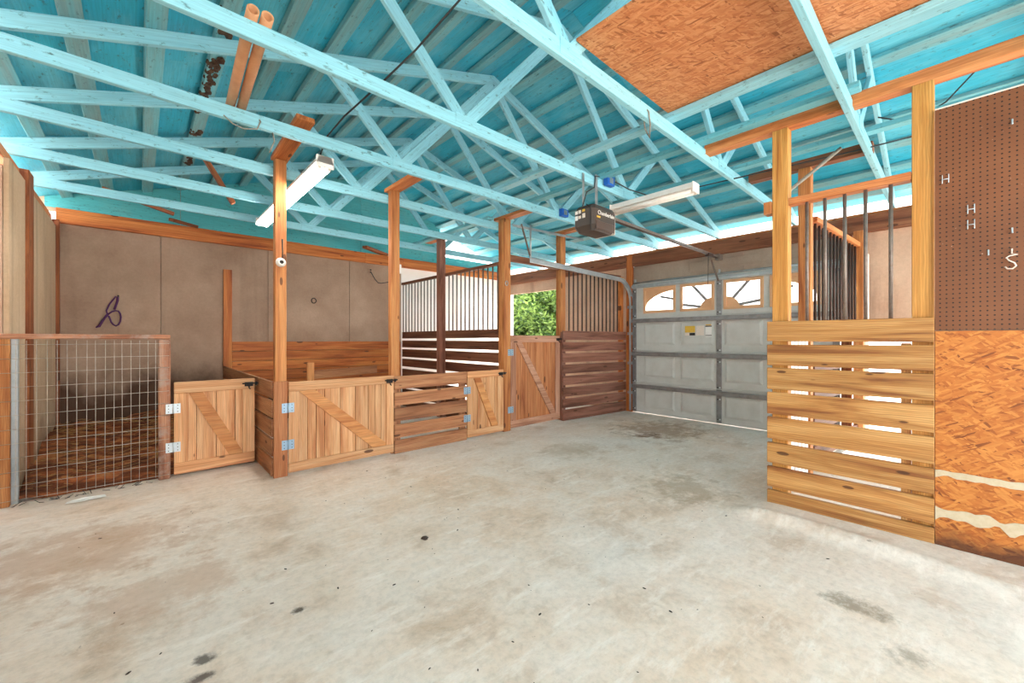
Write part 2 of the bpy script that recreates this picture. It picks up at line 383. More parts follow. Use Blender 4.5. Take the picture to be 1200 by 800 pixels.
for i in range(len(xs) - 1):
    for j in range(len(ys) - 1): bm.faces.new((gv[i][j], gv[i + 1][j], gv[i + 1][j + 1], gv[i][j + 1]))
meshobj('floor', bm, M['concrete'], None, None, True, kind='structure', label='pale stained concrete slab floor of the barn', category='floor')
slab('ground', (-30, -30, -0.5), (40, 40, -0.04), M['gravel'], bev=0, kind='structure', label='pale gravel ground outside the barn', category='ground')

# back wall: plywood-size sheets, a top plate, and teal gable boards over it
wb = thing('wall_back', 'tan weathered sheet wall behind the animal pens', 'wall', (3, YB, 0), kind='structure')
for a, b in [(XL, 0.198), (0.205, 1.42), (1.427, 2.64), (2.647, 3.60)]:
    slab('wall_panel', (a, YB, 0), (b, YB + 0.03, 2.58), M['wall_tan'], wb, 0.002)
for a, b in [(3.607, 4.82), (4.827, 6.04), (6.047, XG + 0.06)]:
    slab('wall_panel', (a, YB, 0), (b, YB + 0.03, 2.58), M['daylight_white'], wb, 0.002)  # stall stretch coloured white to carry the blown-out daylight on it
for a, b in [(XL, 2.9), (2.903, 3.62), (3.623, XG)]:
    slab('top_plate', (a, YB - 0.045, 2.565), (b, YB - 0.003, 2.74), M['orange_board'], wb)
for a, b in [(-0.80, 0.4), (0.405, 1.62), (1.625, 2.84), (2.845, 4.05), (4.055, 4.45)]:
    prism('gable_board', [(a, 2.745), (b, 2.745), (b, zt(b) + 0.04)] + ([(XR, zt(XR) + 0.04)] if a < XR < b else []) + [(a, zt(a) + 0.04)], 'y', YB, YB + 0.02, M['gable'], wb)
slab('light_seal', (XL, YB + 0.032, 0), (XG, YB + 0.05, 2.76), M['wall_ply'], wb, 0)  # unseen sheet added to block light through the panel seams
prism('light_seal', [(-0.9, 2.7), (4.4, 2.7), (4.4, zt(4.4) + 0.06), (XR, zt(XR) + 0.06), (-0.9, zt(-0.9) + 0.06)], 'y', YB + 0.022, YB + 0.04, M['wall_ply'], wb)  # added likewise, keeps light out of the gable board seams
slab('gable_board', (4.455, YB, 2.745), (XG, YB + 0.02, 2.90), M['gable'], wb)

wl = thing('wall_left', 'pale tan sheet wall at the left end of the barn', 'wall', (XL, 5, 0), kind='structure')
slab('wall_panel', (XL - 0.03, 4.715, 0), (XL, 5.28, 2.56), M['wall_left'], wl, 0.002)
slab('wall_panel', (XL - 0.20, 3.0, 0), (XL - 0.17, 4.71, 2.56), M['wall_left'], wl, 0.002); slab('wall_panel', (XL - 0.20, 1.3, 0), (XL - 0.17, 2.997, 2.56), M['wall_left'], wl, 0.002); slab('wall_panel', (XL - 0.20, -0.4, 0), (XL - 0.17, 1.297, 2.56), M['wall_left'], wl, 0.002)
slab('light_seal', (XL - 0.06, 4.7, 0), (XL - 0.032, YB, 2.5), M['wall_ply'], wl, 0)  # unseen sheet added behind the left panels against light leaks
slab('wall_panel', (XL - 0.03, 5.52, 0), (XL, YB, 2.53), M['wall_left'], wl, 0.002)
slab('stud', (XL - 0.10, 5.30, 0), (XL + 0.02, 5.50, 2.66), M['lumber'], wl)
slab('stud', (XL - 0.03, YB - 0.05, 0), (XL + 0.03, YB - 0.002, 2.6), M['lumber'], wl)
slab('top_plate', (XL - 0.13, YN, 2.57), (XL - 0.035, YB, 2.655), M['plate'], wl)

wr = thing('wall_right', 'tan plywood wall around the garage door and stall openings', 'wall', (XG, 3, 0), kind='structure')
def wpanel(y0, y1, z0, z1, m): slab('wall_panel', (XG, y0, z0), (XG + 0.03, y1, z1), M[m], wr, 0.002)
wpanel(3.78, 4.55, 0, 2.46, 'wall_ply'); wpanel(4.555, 5.25, 0, 2.46, 'wall_ply')
wpanel(5.255, 6.86, 2.24, 2.46, 'wall_ply'); wpanel(6.86, YB, 0, 2.46, 'daylight_white')
wpanel(0.92, 2.0, 2.16, 2.46, 'wall_header'); wpanel(2.005, 3.72, 2.16, 2.46, 'wall_header')
wpanel(-0.55, 0.86, 1.22, 2.46, 'wall_ply'); wpanel(-1.77, -0.555, 0, 2.46, 'wall_ply'); wpanel(-0.55, -0.2, 0, 1.215, 'wall_ply')
slab('wall_panel', (XG - 0.015, 1.78, 2.26), (XG - 0.002, 2.75, 2.40), M['wall_header'], wr)
slab('header_beam', (XG - 0.06, YN + 0.3, 2.46), (XG + 0.03, 3.70, 2.655), M['header'], wr)
slab('header_beam', (XG - 0.06, 3.83, 2.46), (XG + 0.03, YB - 0.05, 2.655), M['header'], wr)
slab('sill_plate', (XG - 0.02, YN + 0.3, 2.655), (XG + 0.10, YB, 2.69), M['plate'], wr)
slab('jamb', (XG - 0.06, 6.80, 0), (XG + 0.06, 6.86, 2.24), M['white'], wr); slab('jamb', (XG - 0.02, 5.25, 0), (XG + 0.06, 5.29, 2.24), M['header'], wr)
slab('jamb', (XG - 0.06, 3.71, 0), (XG - 0.002, 3.82, 2.66), M['orange_board'], wr)
slab('jamb', (XG - 0.06, 0.82, 0), (XG - 0.002, 0.92, 2.46), M['header'], wr)

# roof: painted sheets on purlins
ce = thing('ceiling', 'turquoise painted underside of the pitched roof with purlins', 'roof', (XR, 2.5, 3.9), kind='structure')
pur = [-0.62, -0.275, 0.077, 0.412, 0.76, 1.11, 1.46, 1.80, 2.15, 2.50]
ys_s = [YN, -2.2, -0.7, 0.75, 2.25, 3.70, 5.2, YB + 0.15]
for side in (0, 1):
    X = (lambda x: x) if side == 0 else (lambda x: 2 * XR - x)
    sl = V((1, 0, 1 / 3)).normalized() if side == 0 else V((1, 0, -1 / 3)).normalized()
    nrm = V((-sl.z, 0, sl.x))
    for x in pur:
        c0 = V((X(x), 0, zt(x))) + nrm * 0.019
        board('purlin', (c0.x, YN, c0.z), (c0.x, YB + 0.12, c0.z), 0.10, 0.038, M['purlin'], ce, sl)
    e0 = XL - 0.16 if side == 0 else XL - 0.14
    for a, b in zip(ys_s[:-1], ys_s[1:]):
        pa = V((X(e0), 0, zt(e0))) + nrm * 0.048; pb = V((X(XR), 0, zt(XR))) + nrm * 0.048
        m_ = (pa + pb) / 2
        # sheet runs along Y; width up the slope
        board('roof_sheet', (m_.x, a - 0.02, m_.z + 0.004 * (ys_s.index(a) % 2)), (m_.x, b + 0.02, m_.z + 0.004 * (ys_s.index(a) % 2)), (pb - pa).length + 0.02, 0.014, M['sheet'], ce, sl, 0)
slab('ridge_cap', (XR - 0.12, YN, zt(XR) + 0.066), (XR + 0.12, YB + 0.15, zt(XR) + 0.08), M['sheet'], ce)
# the rotten purlin: crumbling dark patches under the board at X=0.40
from mathutils import noise as mn
for y0, y1 in [(1.9, 2.85), (2.95, 3.5), (3.55, 4.5), (4.9, 5.9)]:
    bm = bmesh.new(); yy = y0
    while yy < y1:
        if mn.noise(V((yy * 4, 1.7, 0))) > -0.25:
            bmesh.ops.create_icosphere(bm, subdivisions=1, radius=random.uniform(0.016, 0.034), matrix=Matrix.Translation((0.40 + random.uniform(-0.035, 0.03), yy, zt(0.40) - 0.002)) @ Matrix.Diagonal((0.9, 1.4, 0.5, 1)))
        yy += random.uniform(0.008, 0.03)
    meshobj('rot_patch', bm, M['rot'], ce, label='dark rotten strip of purlin')

# ------------------------------------------------------------------ trusses
T = [(-0.46, 'truss nearest the open front, over the pegboard'), (0.473, 'teal truss under the middle of the loft sheet, running toward the slatted wall'),
     (1.408, 'teal truss along the far edge of the orange loft sheet'), (2.354, 'teal truss the door opener hangs from'),
     (3.299, 'teal truss carrying the two cardboard tubes'), (4.173, 'teal truss in line with the tall gate posts'),
     (5.088, 'teal truss over the near end of the pens, second from the back wall'), (5.982, 'teal truss nearest the tan back wall, in front of the gable')]
for yy, lab in T:
    t = thing('roof_truss', lab, 'truss', (XR, yy, ZC), 'teal roof trusses')
    g = 0.038
    xe0, xe1 = XL - 0.13, 2 * XR - XL + 0.13
    board('bottom_chord', (xe0 + 0.05, yy, ZC + 0.045), (xe1 - 0.05, yy, ZC + 0.045), 0.09, g, M['teal'], t)
    for sd in (0, 1):
        X = (lambda x: x) if sd == 0 else (lambda x: 2 * XR - x)
        sl = V((1, 0, 1 / 3)) if sd == 0 else V((-1, 0, 1 / 3)); nn = V((-sl.z, 0, sl.x)) if sd == 0 else V((-sl.z, 0, -sl.x))
        nn = V((-1 / 3, 0, 1)).normalized() if sd == 0 else V((1 / 3, 0, 1)).normalized()
        a = V((X(XL - 0.14), yy, zt(XL - 0.14))) - nn * 0.046; b = V((X(XR), yy, zt(XR))) - nn * 0.046
        board('top_chord', a, b, 0.09, g - 0.002, M['teal'], t, nn)
        board('web', (X(1.70), yy + 0.001, ZC + 0.05), (X(1.05), yy + 0.001, zt(1.05) - 0.06), 0.085, g - 0.006, M['teal'], t, (1, 0, 0.8))
        board('web', (X(1.70), yy - 0.001, ZC + 0.05), (X(2.73), yy - 0.001, zt(2.73) - 0.09), 0.085, g - 0.004, M['teal'], t, (1, 0, -1) if sd == 0 else (1, 0, 1))
        slab('gusset_plate', (X(1.70) - 0.09, yy - 0.0225, ZC + 0.012), (X(1.70) + 0.09, yy - 0.0195, ZC + 0.10), M['teal'], t, 0)

# lateral boards lying across the truss bottom chords
lat = [(2.81, 0.09, -1.5, 3.7, 'teal', 'teal board laid across the trusses along the edge of the orange loft sheet'),
       (3.33, 0.09, 0.4, 3.7, 'teal_old', 'weathered teal board laid across the trusses beside the door opener'),
       (4.10, 0.09, -1.0, 2.7, 'teal_old', 'weathered teal board across the trusses over the unlit strip light'),
       (3.38, 0.09, 4.1, 6.1, 'teal_old', 'weathered teal board across the trusses above the barred stall partition')]
for x, wd, y0, y1, m, lab in lat:
    board('lateral_board', (x, y0, ZC + 0.111), (x, y1, ZC + 0.111), wd, 0.038, M[m], None, (1, 0, 0), label=lab, category='board', group='boards across the trusses')
board('loft_sheet', (2.27, -0.98, ZC + 0.142), (2.27, 1.385, ZC + 0.142), 1.06, 0.014, M['osb_loft'], None, (1, 0, 0), 0.001, label='orange strand board sheet laid flat over the trusses as a loft', category='loft board')
# short brown lumber up in the left bay
for p0, p1, ww, lab in [((0.48, 5.16, 3.08), (0.73, 5.16, 2.66), 0.10, 'rough brown board leaning down from the rotten purlin'),
                        ((-0.29, 6.052, 2.81), (0.29, 6.052, 2.66), 0.09, 'brown board sloping down by the left gable'),
                        ((0.30, 6.80, 2.761), (0.56, 6.985, 2.761), 0.10, 'short brown block resting on the back wall plate')]:
    board('scrap_board', p0, p1, ww, 0.04, M['lumber'], None, (0, 1, 0.2), label=lab, category='board')
board('scrap_board', (2.75, 6.62, 2.761), (3.3, 6.985, 2.761), 0.09, 0.04, M['lumber'], None, (1, -1, 0), label='brown board lying above the plate near the barred partition', category='board')

# ------------------------------------------------------------------ posts and their caps
def post(x0, x1, y0, y1, z1, mat, lab, cap=None, z0=0.0):
    t = thing('wooden_post', lab, 'post', ((x0 + x1) / 2, (y0 + y1) / 2, z0), 'square wooden posts')
    slab('shaft', (x0, y0, z0), (x1, y1, z1), M[mat], t, 0.004)
    if cap:
        ya, yb, dz = cap; xc = (x0 + x1) / 2
        board('cap_board', (xc, ya, z1 + 0.02), (xc, yb, z1 + 0.02 + dz), 0.13, 0.038, M['plate'], t, (1, 0, 0))
    return t
post(0.885, 0.975, 4.070, 4.150, 2.83, 'post', 'tall orange pine post left of the wide gate, with a bulb socket', (4.15, 3.33, 0.05))
post(1.985, 2.085, 4.082, 4.152, 2.83, 'post', 'tall pine post right of the wide gate', (4.22, 3.52, 0))
post(3.555, 3.674, 4.034, 4.15, 2.83, 'post', 'tall brown post between the narrow gate and the tall gate', (4.24, 3.50, 0))
post(4.72, 4.83, 4.05, 4.15, 2.84, 'post', 'brown post right of the tall gate, in front of the tree view', (4.2, 3.42, 0))
post(3.485, 3.589, 5.48, 5.585, 2.82, 'slat_red', 'dark post in the middle of the barred stall partition', (5.95, 5.40, 0))
post(3.435, 3.525, 0.812, 0.912, 2.75, 'post_gold', 'golden post at the door side of the slatted wall')
post(3.435, 3.525, 0.083, 0.178, 2.75, 'post_gold', 'golden post between the slatted wall and the pegboard')
post(4.36, 4.45, 0.86, 0.955, 2.75, 'post', 'knotty brown post standing behind the barred opening')
post(6.02, 6.11, 0.70, 0.79, 2.46, 'post', 'short brown post at the far end of the right stall bars')
board('top_plate_beam', (3.48, -1.6, 2.79), (3.48, 1.40, 2.79), 0.09, 0.08, M['plate'], None, (1, 0, 0), label='light orange beam on top of the two golden posts', category='beam')
board('top_plate_beam', (4.41, 0.45, 2.79), (4.41, 1.36, 2.79), 0.09, 0.08, M['header'], None, (1, 0, 0), label='brown beam on top of the knotty post behind the bars', category='beam')
board('blocking', (3.47, 0.94, 2.15), (3.47, 0.94, 2.24), 0.09, 0.05, M['post'], None, (1, 0, 0), label='small wooden block on the side of the golden post', category='block')
#board('diagonal_brace', (3.53, 0.80, 2.26), (4.40, 0.83, 1.98), 0.10, 0.04, M['plate'], None, (0.3, 0, 1), label='short pale brace between golden post and knotty post', category='brace')

# ------------------------------------------------------------------ gates
def hinge(parent, x, y, z, mat='hinge', wd=0.05, h=0.085):
    for k in (-1, 1):
        lf = slab('hinge_leaf', (x + k * 0.004, y - 0.004, z - h / 2), (x + k * wd, y, z + h / 2), M[mat], parent, 0)
        for dz in (-0.027, 0.0, 0.027): rod('screw', (x + k * wd * 0.62, y - 0.006, z + dz), (x + k * wd * 0.62, y - 0.003, z + dz), 0.0042, M['screw'], lf, 6)
    rod('hinge_pin', (x, y - 0.006, z - h / 2), (x, y - 0.006, z + h / 2), 0.0065, M[mat], parent)
def latch(parent, x, y, z):
    b = slab('latch', (x - 0.055, y - 0.008, z - 0.02), (x + 0.015, y, z + 0.02), M['black'], parent, 0.001)
    rod('latch_bolt', (x - 0.075, y - 0.014, z + 0.008), (x + 0.065, y - 0.014, z + 0.008), 0.0065, M['black'], b)
    slab('latch_keeper', (x + 0.030, y - 0.018, z - 0.012), (x + 0.048, y, z + 0.02), M['black'], b, 0.001)
    tube('latch_thumb', [(x - 0.02, y - 0.012, z - 0.018), (x - 0.022, y - 0.03, z - 0.035), (x - 0.012, y - 0.03, z - 0.045)], 0.006, M['black'], b, 6)
def gate(name, lab, x0, x1, y, z0, z1, mat, edges, rail=0.085, stile=0.082, hz=(0.27, 0.60), bracemat='pine_brace', hmat='hinge', frame=None, brace_w=0.085):
    t = thing(name, lab, 'gate', ((x0 + x1) / 2, y, z0), 'wooden stall gates')
    fm = M[frame or mat]
    e = [x0 + 0.012] + [x0 + (x1 - x0) * k for k in edges] + [x1 - 0.012]
    for a, b in zip(e[:-1], e[1:]):
        slab('plank', (a + 0.0018, y + 0.019, z0 + 0.006), (b - 0.0018, y + 0.038, z1 - 0.006), M[mat], t, 0.0025)
    slab('rail', (x0, y, z1 - rail), (x1, y + 0.018, z1), fm, t); slab('rail', (x0, y, z0), (x1, y + 0.018, z0 + rail), fm, t)
    slab('stile', (x0, y, z0 + rail + 0.001), (x0 + stile, y + 0.018, z1 - rail - 0.001), fm, t)
    slab('stile', (x1 - stile, y, z0 + rail + 0.001), (x1, y + 0.018, z1 - rail - 0.001), fm, t)
    # diagonal brace, ends cut square to the rails
    ax0, ax1, za, zb = x0 + stile * 1.02, x1 - stile * 1.05, z1 - rail - 0.002, z0 + rail + 0.002
    L = math.hypot(ax1 - ax0, za - zb); cw = brace_w * L / (za - zb)
    prism('brace', [(ax0, za), (ax0 + cw, za), (ax1, zb + brace_w * 0.3), (ax1, zb), (ax1 - cw, zb)], 'y', y - 0.001, y + 0.017, M[bracemat], t)
    for z in hz: hinge(t, x0 - 0.006, y - 0.001, z0 + z, hmat)
    latch(t, x1 - 0.03, y - 0.001, z1 - 0.055)
    return t
gate('stall_gate', 'small pine gate hung on the wire mesh frame', 0.222, 0.832, 4.645, 0.03, 0.845, 'pine', [0.26, 0.5, 0.74], rail=0.10, stile=0.10, hz=(0.245, 0.585), hmat='hinge_zinc')
gate('stall_gate', 'wide pine gate between two tall posts', 0.985, 1.995, 4.04, 0.025, 0.84, 'pine', [0.16, 0.235, 0.31, 0.455, 0.6, 0.73, 0.80, 0.865], hz=(0.255, 0.585))
gate('stall_gate', 'narrow pine gate next to the slatted fence', 2.955, 3.545, 4.03, 0.02, 0.83, 'pine', [0.28, 0.52, 0.76], stile=0.10, hz=(0.24, 0.58))
gate('stall_gate', 'tall red-brown gate with the tree behind it', 3.677, 4.685, 4.035, 0.03, 1.28, 'cedar', [0.19, 0.34, 0.5, 0.66, 0.82], rail=0.095, stile=0.10, hz=(0.25, 1.02), frame='cedar_frame', bracemat='cedar_frame')

# boarded corner post and side of the pen
fx = slab('corner_board', (0.868, 4.040, 0.0), (0.978, 4.068, 0.85), M['cedar'], label='flat cedar board facing the pen corner below the tall post', category='board')
def slat_run(name, lab, p, q, zs, t, mat, cat='fence', group=None, off=0.0):
    """horizontal boards between floor points p and q; zs is a list of (z0, z1)"""
    p, q = V((p[0], p[1], 0)), V((q[0], q[1], 0))
    th = thing(name, lab, cat, ((p.x + q.x) / 2, (p.y + q.y) / 2, 0), group)
    for i, (a, b) in enumerate(zs):
        zc = V((0, 0, (a + b) / 2)); j = random.uniform(-0.002, 0.002)
        board('slat', p + zc + V((0, 0, j)), q + zc - V((0, 0, j)), b - a, t, M[mat], th)
    return th
def stack(n_, h, gap, z0=0.0, top=None):
    r = []; z = z0
    for i in range(n_): r.append((z, z + h)); z += h + gap
    return r
slat_run('slat_fence', 'low slatted side of the pen running back from the corner', (0.872, 4.10), (0.872, 6.93), stack(5, 0.15, 0.022, 0.01), 0.024, 'slat_tan')
s = slat_run('slat_fence', 'low fence of five tan boards between wide gate and narrow gate', (2.005, 4.052), (2.945, 4.042), [(0.0, 0.142), (0.17, 0.312), (0.345, 0.487), (0.517, 0.655), (0.69, 0.83)], 0.026, 'slat_tan')
slab('batten', (2.0, 4.07, 0.0), (2.09, 4.10, 0.82), M['slat_tan'], s); slab('batten', (2.86, 4.06, 0.0), (2.945, 4.09, 0.82), M['slat_tan'], s)
th = slat_run('barred_fence', 'dark red slatted stall front with steel bars beside the garage door', (4.695, 3.995), (6.17, 3.84), [(0.0, 0.165), (0.19, 0.328), (0.362, 0.50), (0.534, 0.672), (0.706, 0.844), (0.876, 1.014), (1.046, 1.184), (1.218, 1.355)], 0.028, 'slat_red')
for k in range(13):
    f = (k + 0.6) / 13.2; x = 4.84 + (6.12 - 4.84) * f; y = 4.045 - 0.12 * f
    rod('bar', (x, y, 1.33), (x, y, 2.30), 0.011, M['bar_dark'], th)
board('gate_header', (3.676, 4.09, 2.33), (4.718, 4.09, 2.33), 0.09, 0.04, M['header'], None, label='brown rail between two posts above the tall red-brown gate', category='rail'); board('top_rail', (4.83, 4.06, 2.30), (6.15, 3.93, 2.30), 0.06, 0.04, M['header'], th)
slab('batten', (4.70, 4.012, 0.0), (4.78, 4.048, 1.34), M['slat_red'], th); slab('batten', (6.08, 3.87, 0.0), (6.155, 3.93, 2.3), M['orange_board'], th)
# partition running back at X=3.59
th = slat_run('stall_partition', 'dark slatted partition with a row of steel bars between the pens', (3.605, 4.17), (3.605, 6.94), [(0.0, 0.14), (0.18, 0.32), (0.36, 0.50), (0.545, 0.685), (0.73, 0.87), (0.905, 1.045), (1.08, 1.205), (1.245, 1.365)], 0.028, 'slat_dark')
k = 0
for y in [4.22 + 0.108 * i for i in range(26)]:
    if 5.46 < y < 5.61: continue
    rod('bar', (3.605, y, 1.34), (3.605, y, 2.24), 0.011, M['bar'], th)
board('top_rail', (3.605, 4.16, 2.255), (3.605, 6.94, 2.255), 0.04, 0.06, M['slat_dark'], th)
# boards lining the foot of the back wall, and the stud at their end
slat_run('wall_lining', 'row of orange boards lining the back wall of the pen', (0.97, 6.965), (3.57, 6.965), stack(6, 0.135, 0.006, 0.352), 0.025, 'orange_board', 'lining')
slab('stud_board', (0.865, 6.93, 0.3), (0.965, 6.97, 2.21), M['orange_board'], label='upright orange stud on the tan back wall at the lining boards', category='stud')
slab('stub_post', (1.47, 5.2, 0.0), (1.545, 5.24, 0.945), M['pine_brace'], label='short stub post inside the pen behind the wide gate', category='post')
board('pen_rail', (1.545, 5.22, 0.80), (2.5, 5.6, 0.80), 0.10, 0.025, M['slat_tan'], None, label='low board inside the pen beside the stub post', category='board')

# ------------------------------------------------------------------ wire mesh gate
t = thing('mesh_gate', 'wire mesh pen gate in a worn wooden frame', 'gate', (-0.25, 4.68, 0))
slab('stile', (0.118, 4.66, 0.0), (0.20, 4.70, 1.225), M['old_frame'], t, 0.008)
slab('stile', (-0.775, 4.66, 0.0), (-0.70, 4.70, 1.225), M['post'], t, 0.004)
slab('rail', (-0.775, 4.655, 1.226), (0.20, 4.705, 1.265), M['old_frame'], t, 0.008)
for i in range(16):
    x = -0.672 + i * 0.0515
    j = random.uniform(-0.004, 0.004)
    rod('vertical_wire', (x, 4.652, 0.035), (x + j, 4.652, 1.215), 0.0019, M['wire'], t, 5)
for i in range(12):
    z = 0.045 + i * 0.1035; j = random.uniform(-0.004, 0.004)
    rod('horizontal_wire', (-0.76, 4.6485, z), (0.19, 4.6485, z + j), 0.0019, M['wire'], t, 5)
bm = bmesh.new()
for k in range(26):
    x = random.uniform(-0.68, 0.1); tube_bm([(x, 4.64 + random.uniform(-0.03, 0.02), 0.004), (x + random.uniform(-0.05, 0.05), 4.62 + random.uniform(-0.03, 0.03), random.uniform(0.004, 0.04))], 0.0022, 5, bm=bm)
meshobj('loose_wire_ends', bm, M['screw'], t, kind='stuff')
slab('grey_jamb', (-0.705, 4.72, 0), (-0.668, 4.76, 1.23), M['galv'], label='grey batten behind the left stile of the mesh gate', category='batten')

# bedding in the left pen
bm = bmesh.new(); nx, ny = 40, 50; g = []
from mathutils import noise as mn
for i in range(nx + 1):
    row = []
    for j in range(ny + 1):
        x = XL + 0.005 + (0.85 - XL - 0.005) * i / nx; y = 4.73 + (YB - 0.005 - 4.73) * j / ny
        z = 0.03 + 0.22 * min(1, max(0, (y - 4.75) / 2.0)) + 0.09 * mn.noise(V((x * 2.3, y * 3.5, 0))) + 0.035 * mn.noise(V((x * 9, y * 11, 3)))
        row.append(bm.verts.new((x, y, max(0.004, z))))
    g.append(row)
for i in range(nx):
    for j in range(ny): bm.faces.new((g[i][j], g[i + 1][j], g[i + 1][j + 1], g[i][j + 1]))
meshobj('bedding', bm, M['soil'], None, None, True, kind='stuff', label='dark brown dirt and straw bedding behind the wire mesh gate', category='bedding')
bm = bmesh.new()
for k in range(900):
    x = random.uniform(XL + 0.05, 0.8); y = 4.8 + 2.1 * random.random() ** 0.8; a = random.uniform(-0.7, 0.5); L = random.uniform(0.03, 0.12)
    z = 0.035 + 0.22 * min(1, max(0, (y - 4.75) / 2.0)) + 0.09 * mn.noise(V((x * 2.3, y * 3.5, 0))) + 0.035 * mn.noise(V((x * 9, y * 11, 3))) + 0.008
    d = V((math.cos(a), math.sin(a), random.uniform(-0.15, 0.25))) * L / 2; c0 = V((x, y, z + 0.006)); u = V((-math.sin(a), math.cos(a), 0.3)) * 0.0028
    vs = [bm.verts.new(c0 - d - u), bm.verts.new(c0 + d - u), bm.verts.new(c0 + d + u), bm.verts.new(c0 - d + u)]; bm.faces.new(vs)
meshobj('straw', bm, M['straw'], None, kind='stuff', label='loose straw scattered over the bedding in the left pen', category='straw')

# ------------------------------------------------------------------ right: slatted wall, bars, pegboard
zs = [(0.012, 0.125), (0.148, 0.296), (0.322, 0.470), (0.498, 0.655), (0.680, 0.838), (0.862, 1.018), (1.036, 1.186), (1.208, 1.352)]
th = slat_run('slat_wall', 'golden slatted half wall with five steel bars above, left of the pegboard', (3.416, 0.082), (3.416, 0.936), zs, 0.030, 'slat_gold')
for y in (0.705, 0.603, 0.497, 0.392, 0.272): rod('bar', (3.46, y, 1.34), (3.46, y, 2.20), 0.0105, M['bar'], th)
board('top_rail', (3.475, 0.18, 2.213), (3.475, 0.811, 2.213), 0.05, 0.075, M['plate'], th)
slab('batten', (3.434, 0.18, 0.03), (3.47, 0.225, 1.2), M['slat_gold'], th)
# right stall side: white pickets added near for bright slat gaps, bars far
t = thing('added_picket_panel', 'added white pickets giving the bright gaps behind the golden slatted wall', 'fence', (3.95, 0.87, 0))
for k in range(7):
    x = 3.56 + k * 0.115; slab('picket', (x, 0.875, 0.02), (x + 0.088, 0.893, 1.36), M['daylight_white'], t, 0.002)
slab('cross_rail', (3.55, 0.894, 0.3), (4.36, 0.92, 0.38), M['daylight_white'], t); slab('cross_rail', (3.55, 0.894, 1.0), (4.36, 0.92, 1.08), M['daylight_white'], t)
t = thing('bar_partition', 'row of dark bars with an orange rail behind the slatted wall', 'partition', (5.3, 0.8, 0))
board('top_rail', (4.46, 0.865, 2.30), (6.02, 0.76, 2.30), 0.05, 0.07, M['plate'], t)
for k in range(13):
    f = (k + 0.5) / 13; rod('bar', (4.47 + 1.54 * f, 0.865 - 0.105 * f, 1.33), (4.47 + 1.54 * f, 0.865 - 0.105 * f, 2.285), 0.011, M['bar_dark'], t)
for a, b in stack(5, 0.14, 0.13, 0.12): board('slat', (4.46, 0.865, (a + b) / 2), (6.02, 0.76, (a + b) / 2), b - a, 0.028, M['slat_dark'], t)
slab('white_trim_board', (6.115, 0.665, 0.0), (6.135, 0.725, 2.2), M['white'], label='narrow white upright board at the end of the dark bars', category='trim')

pb = board('pegboard', (3.411, 0.080, 1.913), (3.411, -1.13, 1.913), 1.276, 0.006, M['pegboard'], None, (0, 0, 1), 0, label='brown pegboard sheet with drilled holes above the orange strand board', category='pegboard')
slab('pegboard_edge', (3.404, -1.13, 2.551), (3.418, 0.08, 2.558), M['label_white'], pb, 0)
ob = board('strand_board_panel', (3.409, 0.080, 0.645), (3.409, -1.13, 0.645), 1.25, 0.012, M['osb_orange'], None, (0, 0, 1), 0.001, label='orange strand board panel with a wet dark foot below the pegboard', category='panel')
def ragged(name, z, h, amp, par):
    bm = bmesh.new(); N = 70; up, dn = [], []
    for i in range(N + 1):
        y = 0.079 - 1.2 * i / N
        a = z + h / 2 + amp * mn.noise(V((y * 14, z * 9, 0))); b = z - h / 2 + amp * 1.2 * mn.noise(V((y * 17, z * 9, 5)))
        up.append((y, a)); dn.append((y, min(b, a - 0.006)))
    fr = [[bm.verts.new((3.3985, y, zz)) for y, zz in L] for L in (up, dn)]; bk = [[bm.verts.new((3.4035, y, zz)) for y, zz in L] for L in (up, dn)]
    for i in range(N):
        bm.faces.new((fr[0][i], fr[0][i + 1], fr[1][i + 1], fr[1][i])); bm.faces.new((fr[0][i], bk[0][i], bk[0][i + 1], fr[0][i + 1])); bm.faces.new((fr[1][i], fr[1][i + 1], bk[1][i + 1], bk[1][i]))
    bmesh.ops.recalc_face_normals(bm, faces=bm.faces[:])
    return meshobj(name, bm, M['plaster'], par, label='ragged cream filler strip')
M['plaster'] = plain('cream_filler', srgb(198, 184, 158), 0.9, 0, srgb(176, 156, 124), 30)
ragged('filler_strip', 0.452, 0.035, 0.016, ob); ragged('filler_strip', 0.225, 0.055, 0.05, ob)
slab('backing_sheet', (3.425, -1.13, 0.02), (3.433, 0.082, 2.55), M['wall_ply'], label='plain plywood backing behind the pegboard', category='panel')

def hook_pair(y, z, lab):
    t = thing('peg_hook', lab, 'hook', (3.40, y, z), 'wire hooks on the pegboard')
    for k in (-1, 1):
        tube('prong', [(3.405, y + k * 0.0125, z + 0.026), (3.396, y + k * 0.0125, z + 0.026), (3.396, y + k * 0.0125, z - 0.022), (3.380, y + k * 0.0125, z - 0.026), (3.372, y + k * 0.0125, z - 0.010)], 0.0021, M['hinge_zinc'], t, 6)
    rod('crossbar', (3.396, y - 0.0145, z), (3.396, y + 0.0145, z), 0.0021, M['hinge_zinc'], t, 6)
hook_pair(0.038, 2.138, 'double wire hook highest on the pegboard, nearest the golden post')
hook_pair(-0.059, 1.944, 'upper of two double wire hooks in the middle of the pegboard')
hook_pair(-0.059, 1.859, 'lower of two double wire hooks in the middle of the pegboard')
for y, z, lab in [(-0.121, 1.693, 'small single peg hook left of the curved hook'), (-0.203, 1.797, 'small single peg hook above the curved hook'), (-0.203, 2.37, 'single peg hook near the top of the pegboard')]:
    tube('peg_hook', [(3.405, y, z + 0.014), (3.395, y, z + 0.014), (3.394, y, z - 0.012), (3.378, y, z - 0.014)], 0.0036, M['hinge_zinc'], None, 6, label=lab, category='hook', group='single hooks on the pegboard')
cy, cz = -0.198, 1.63
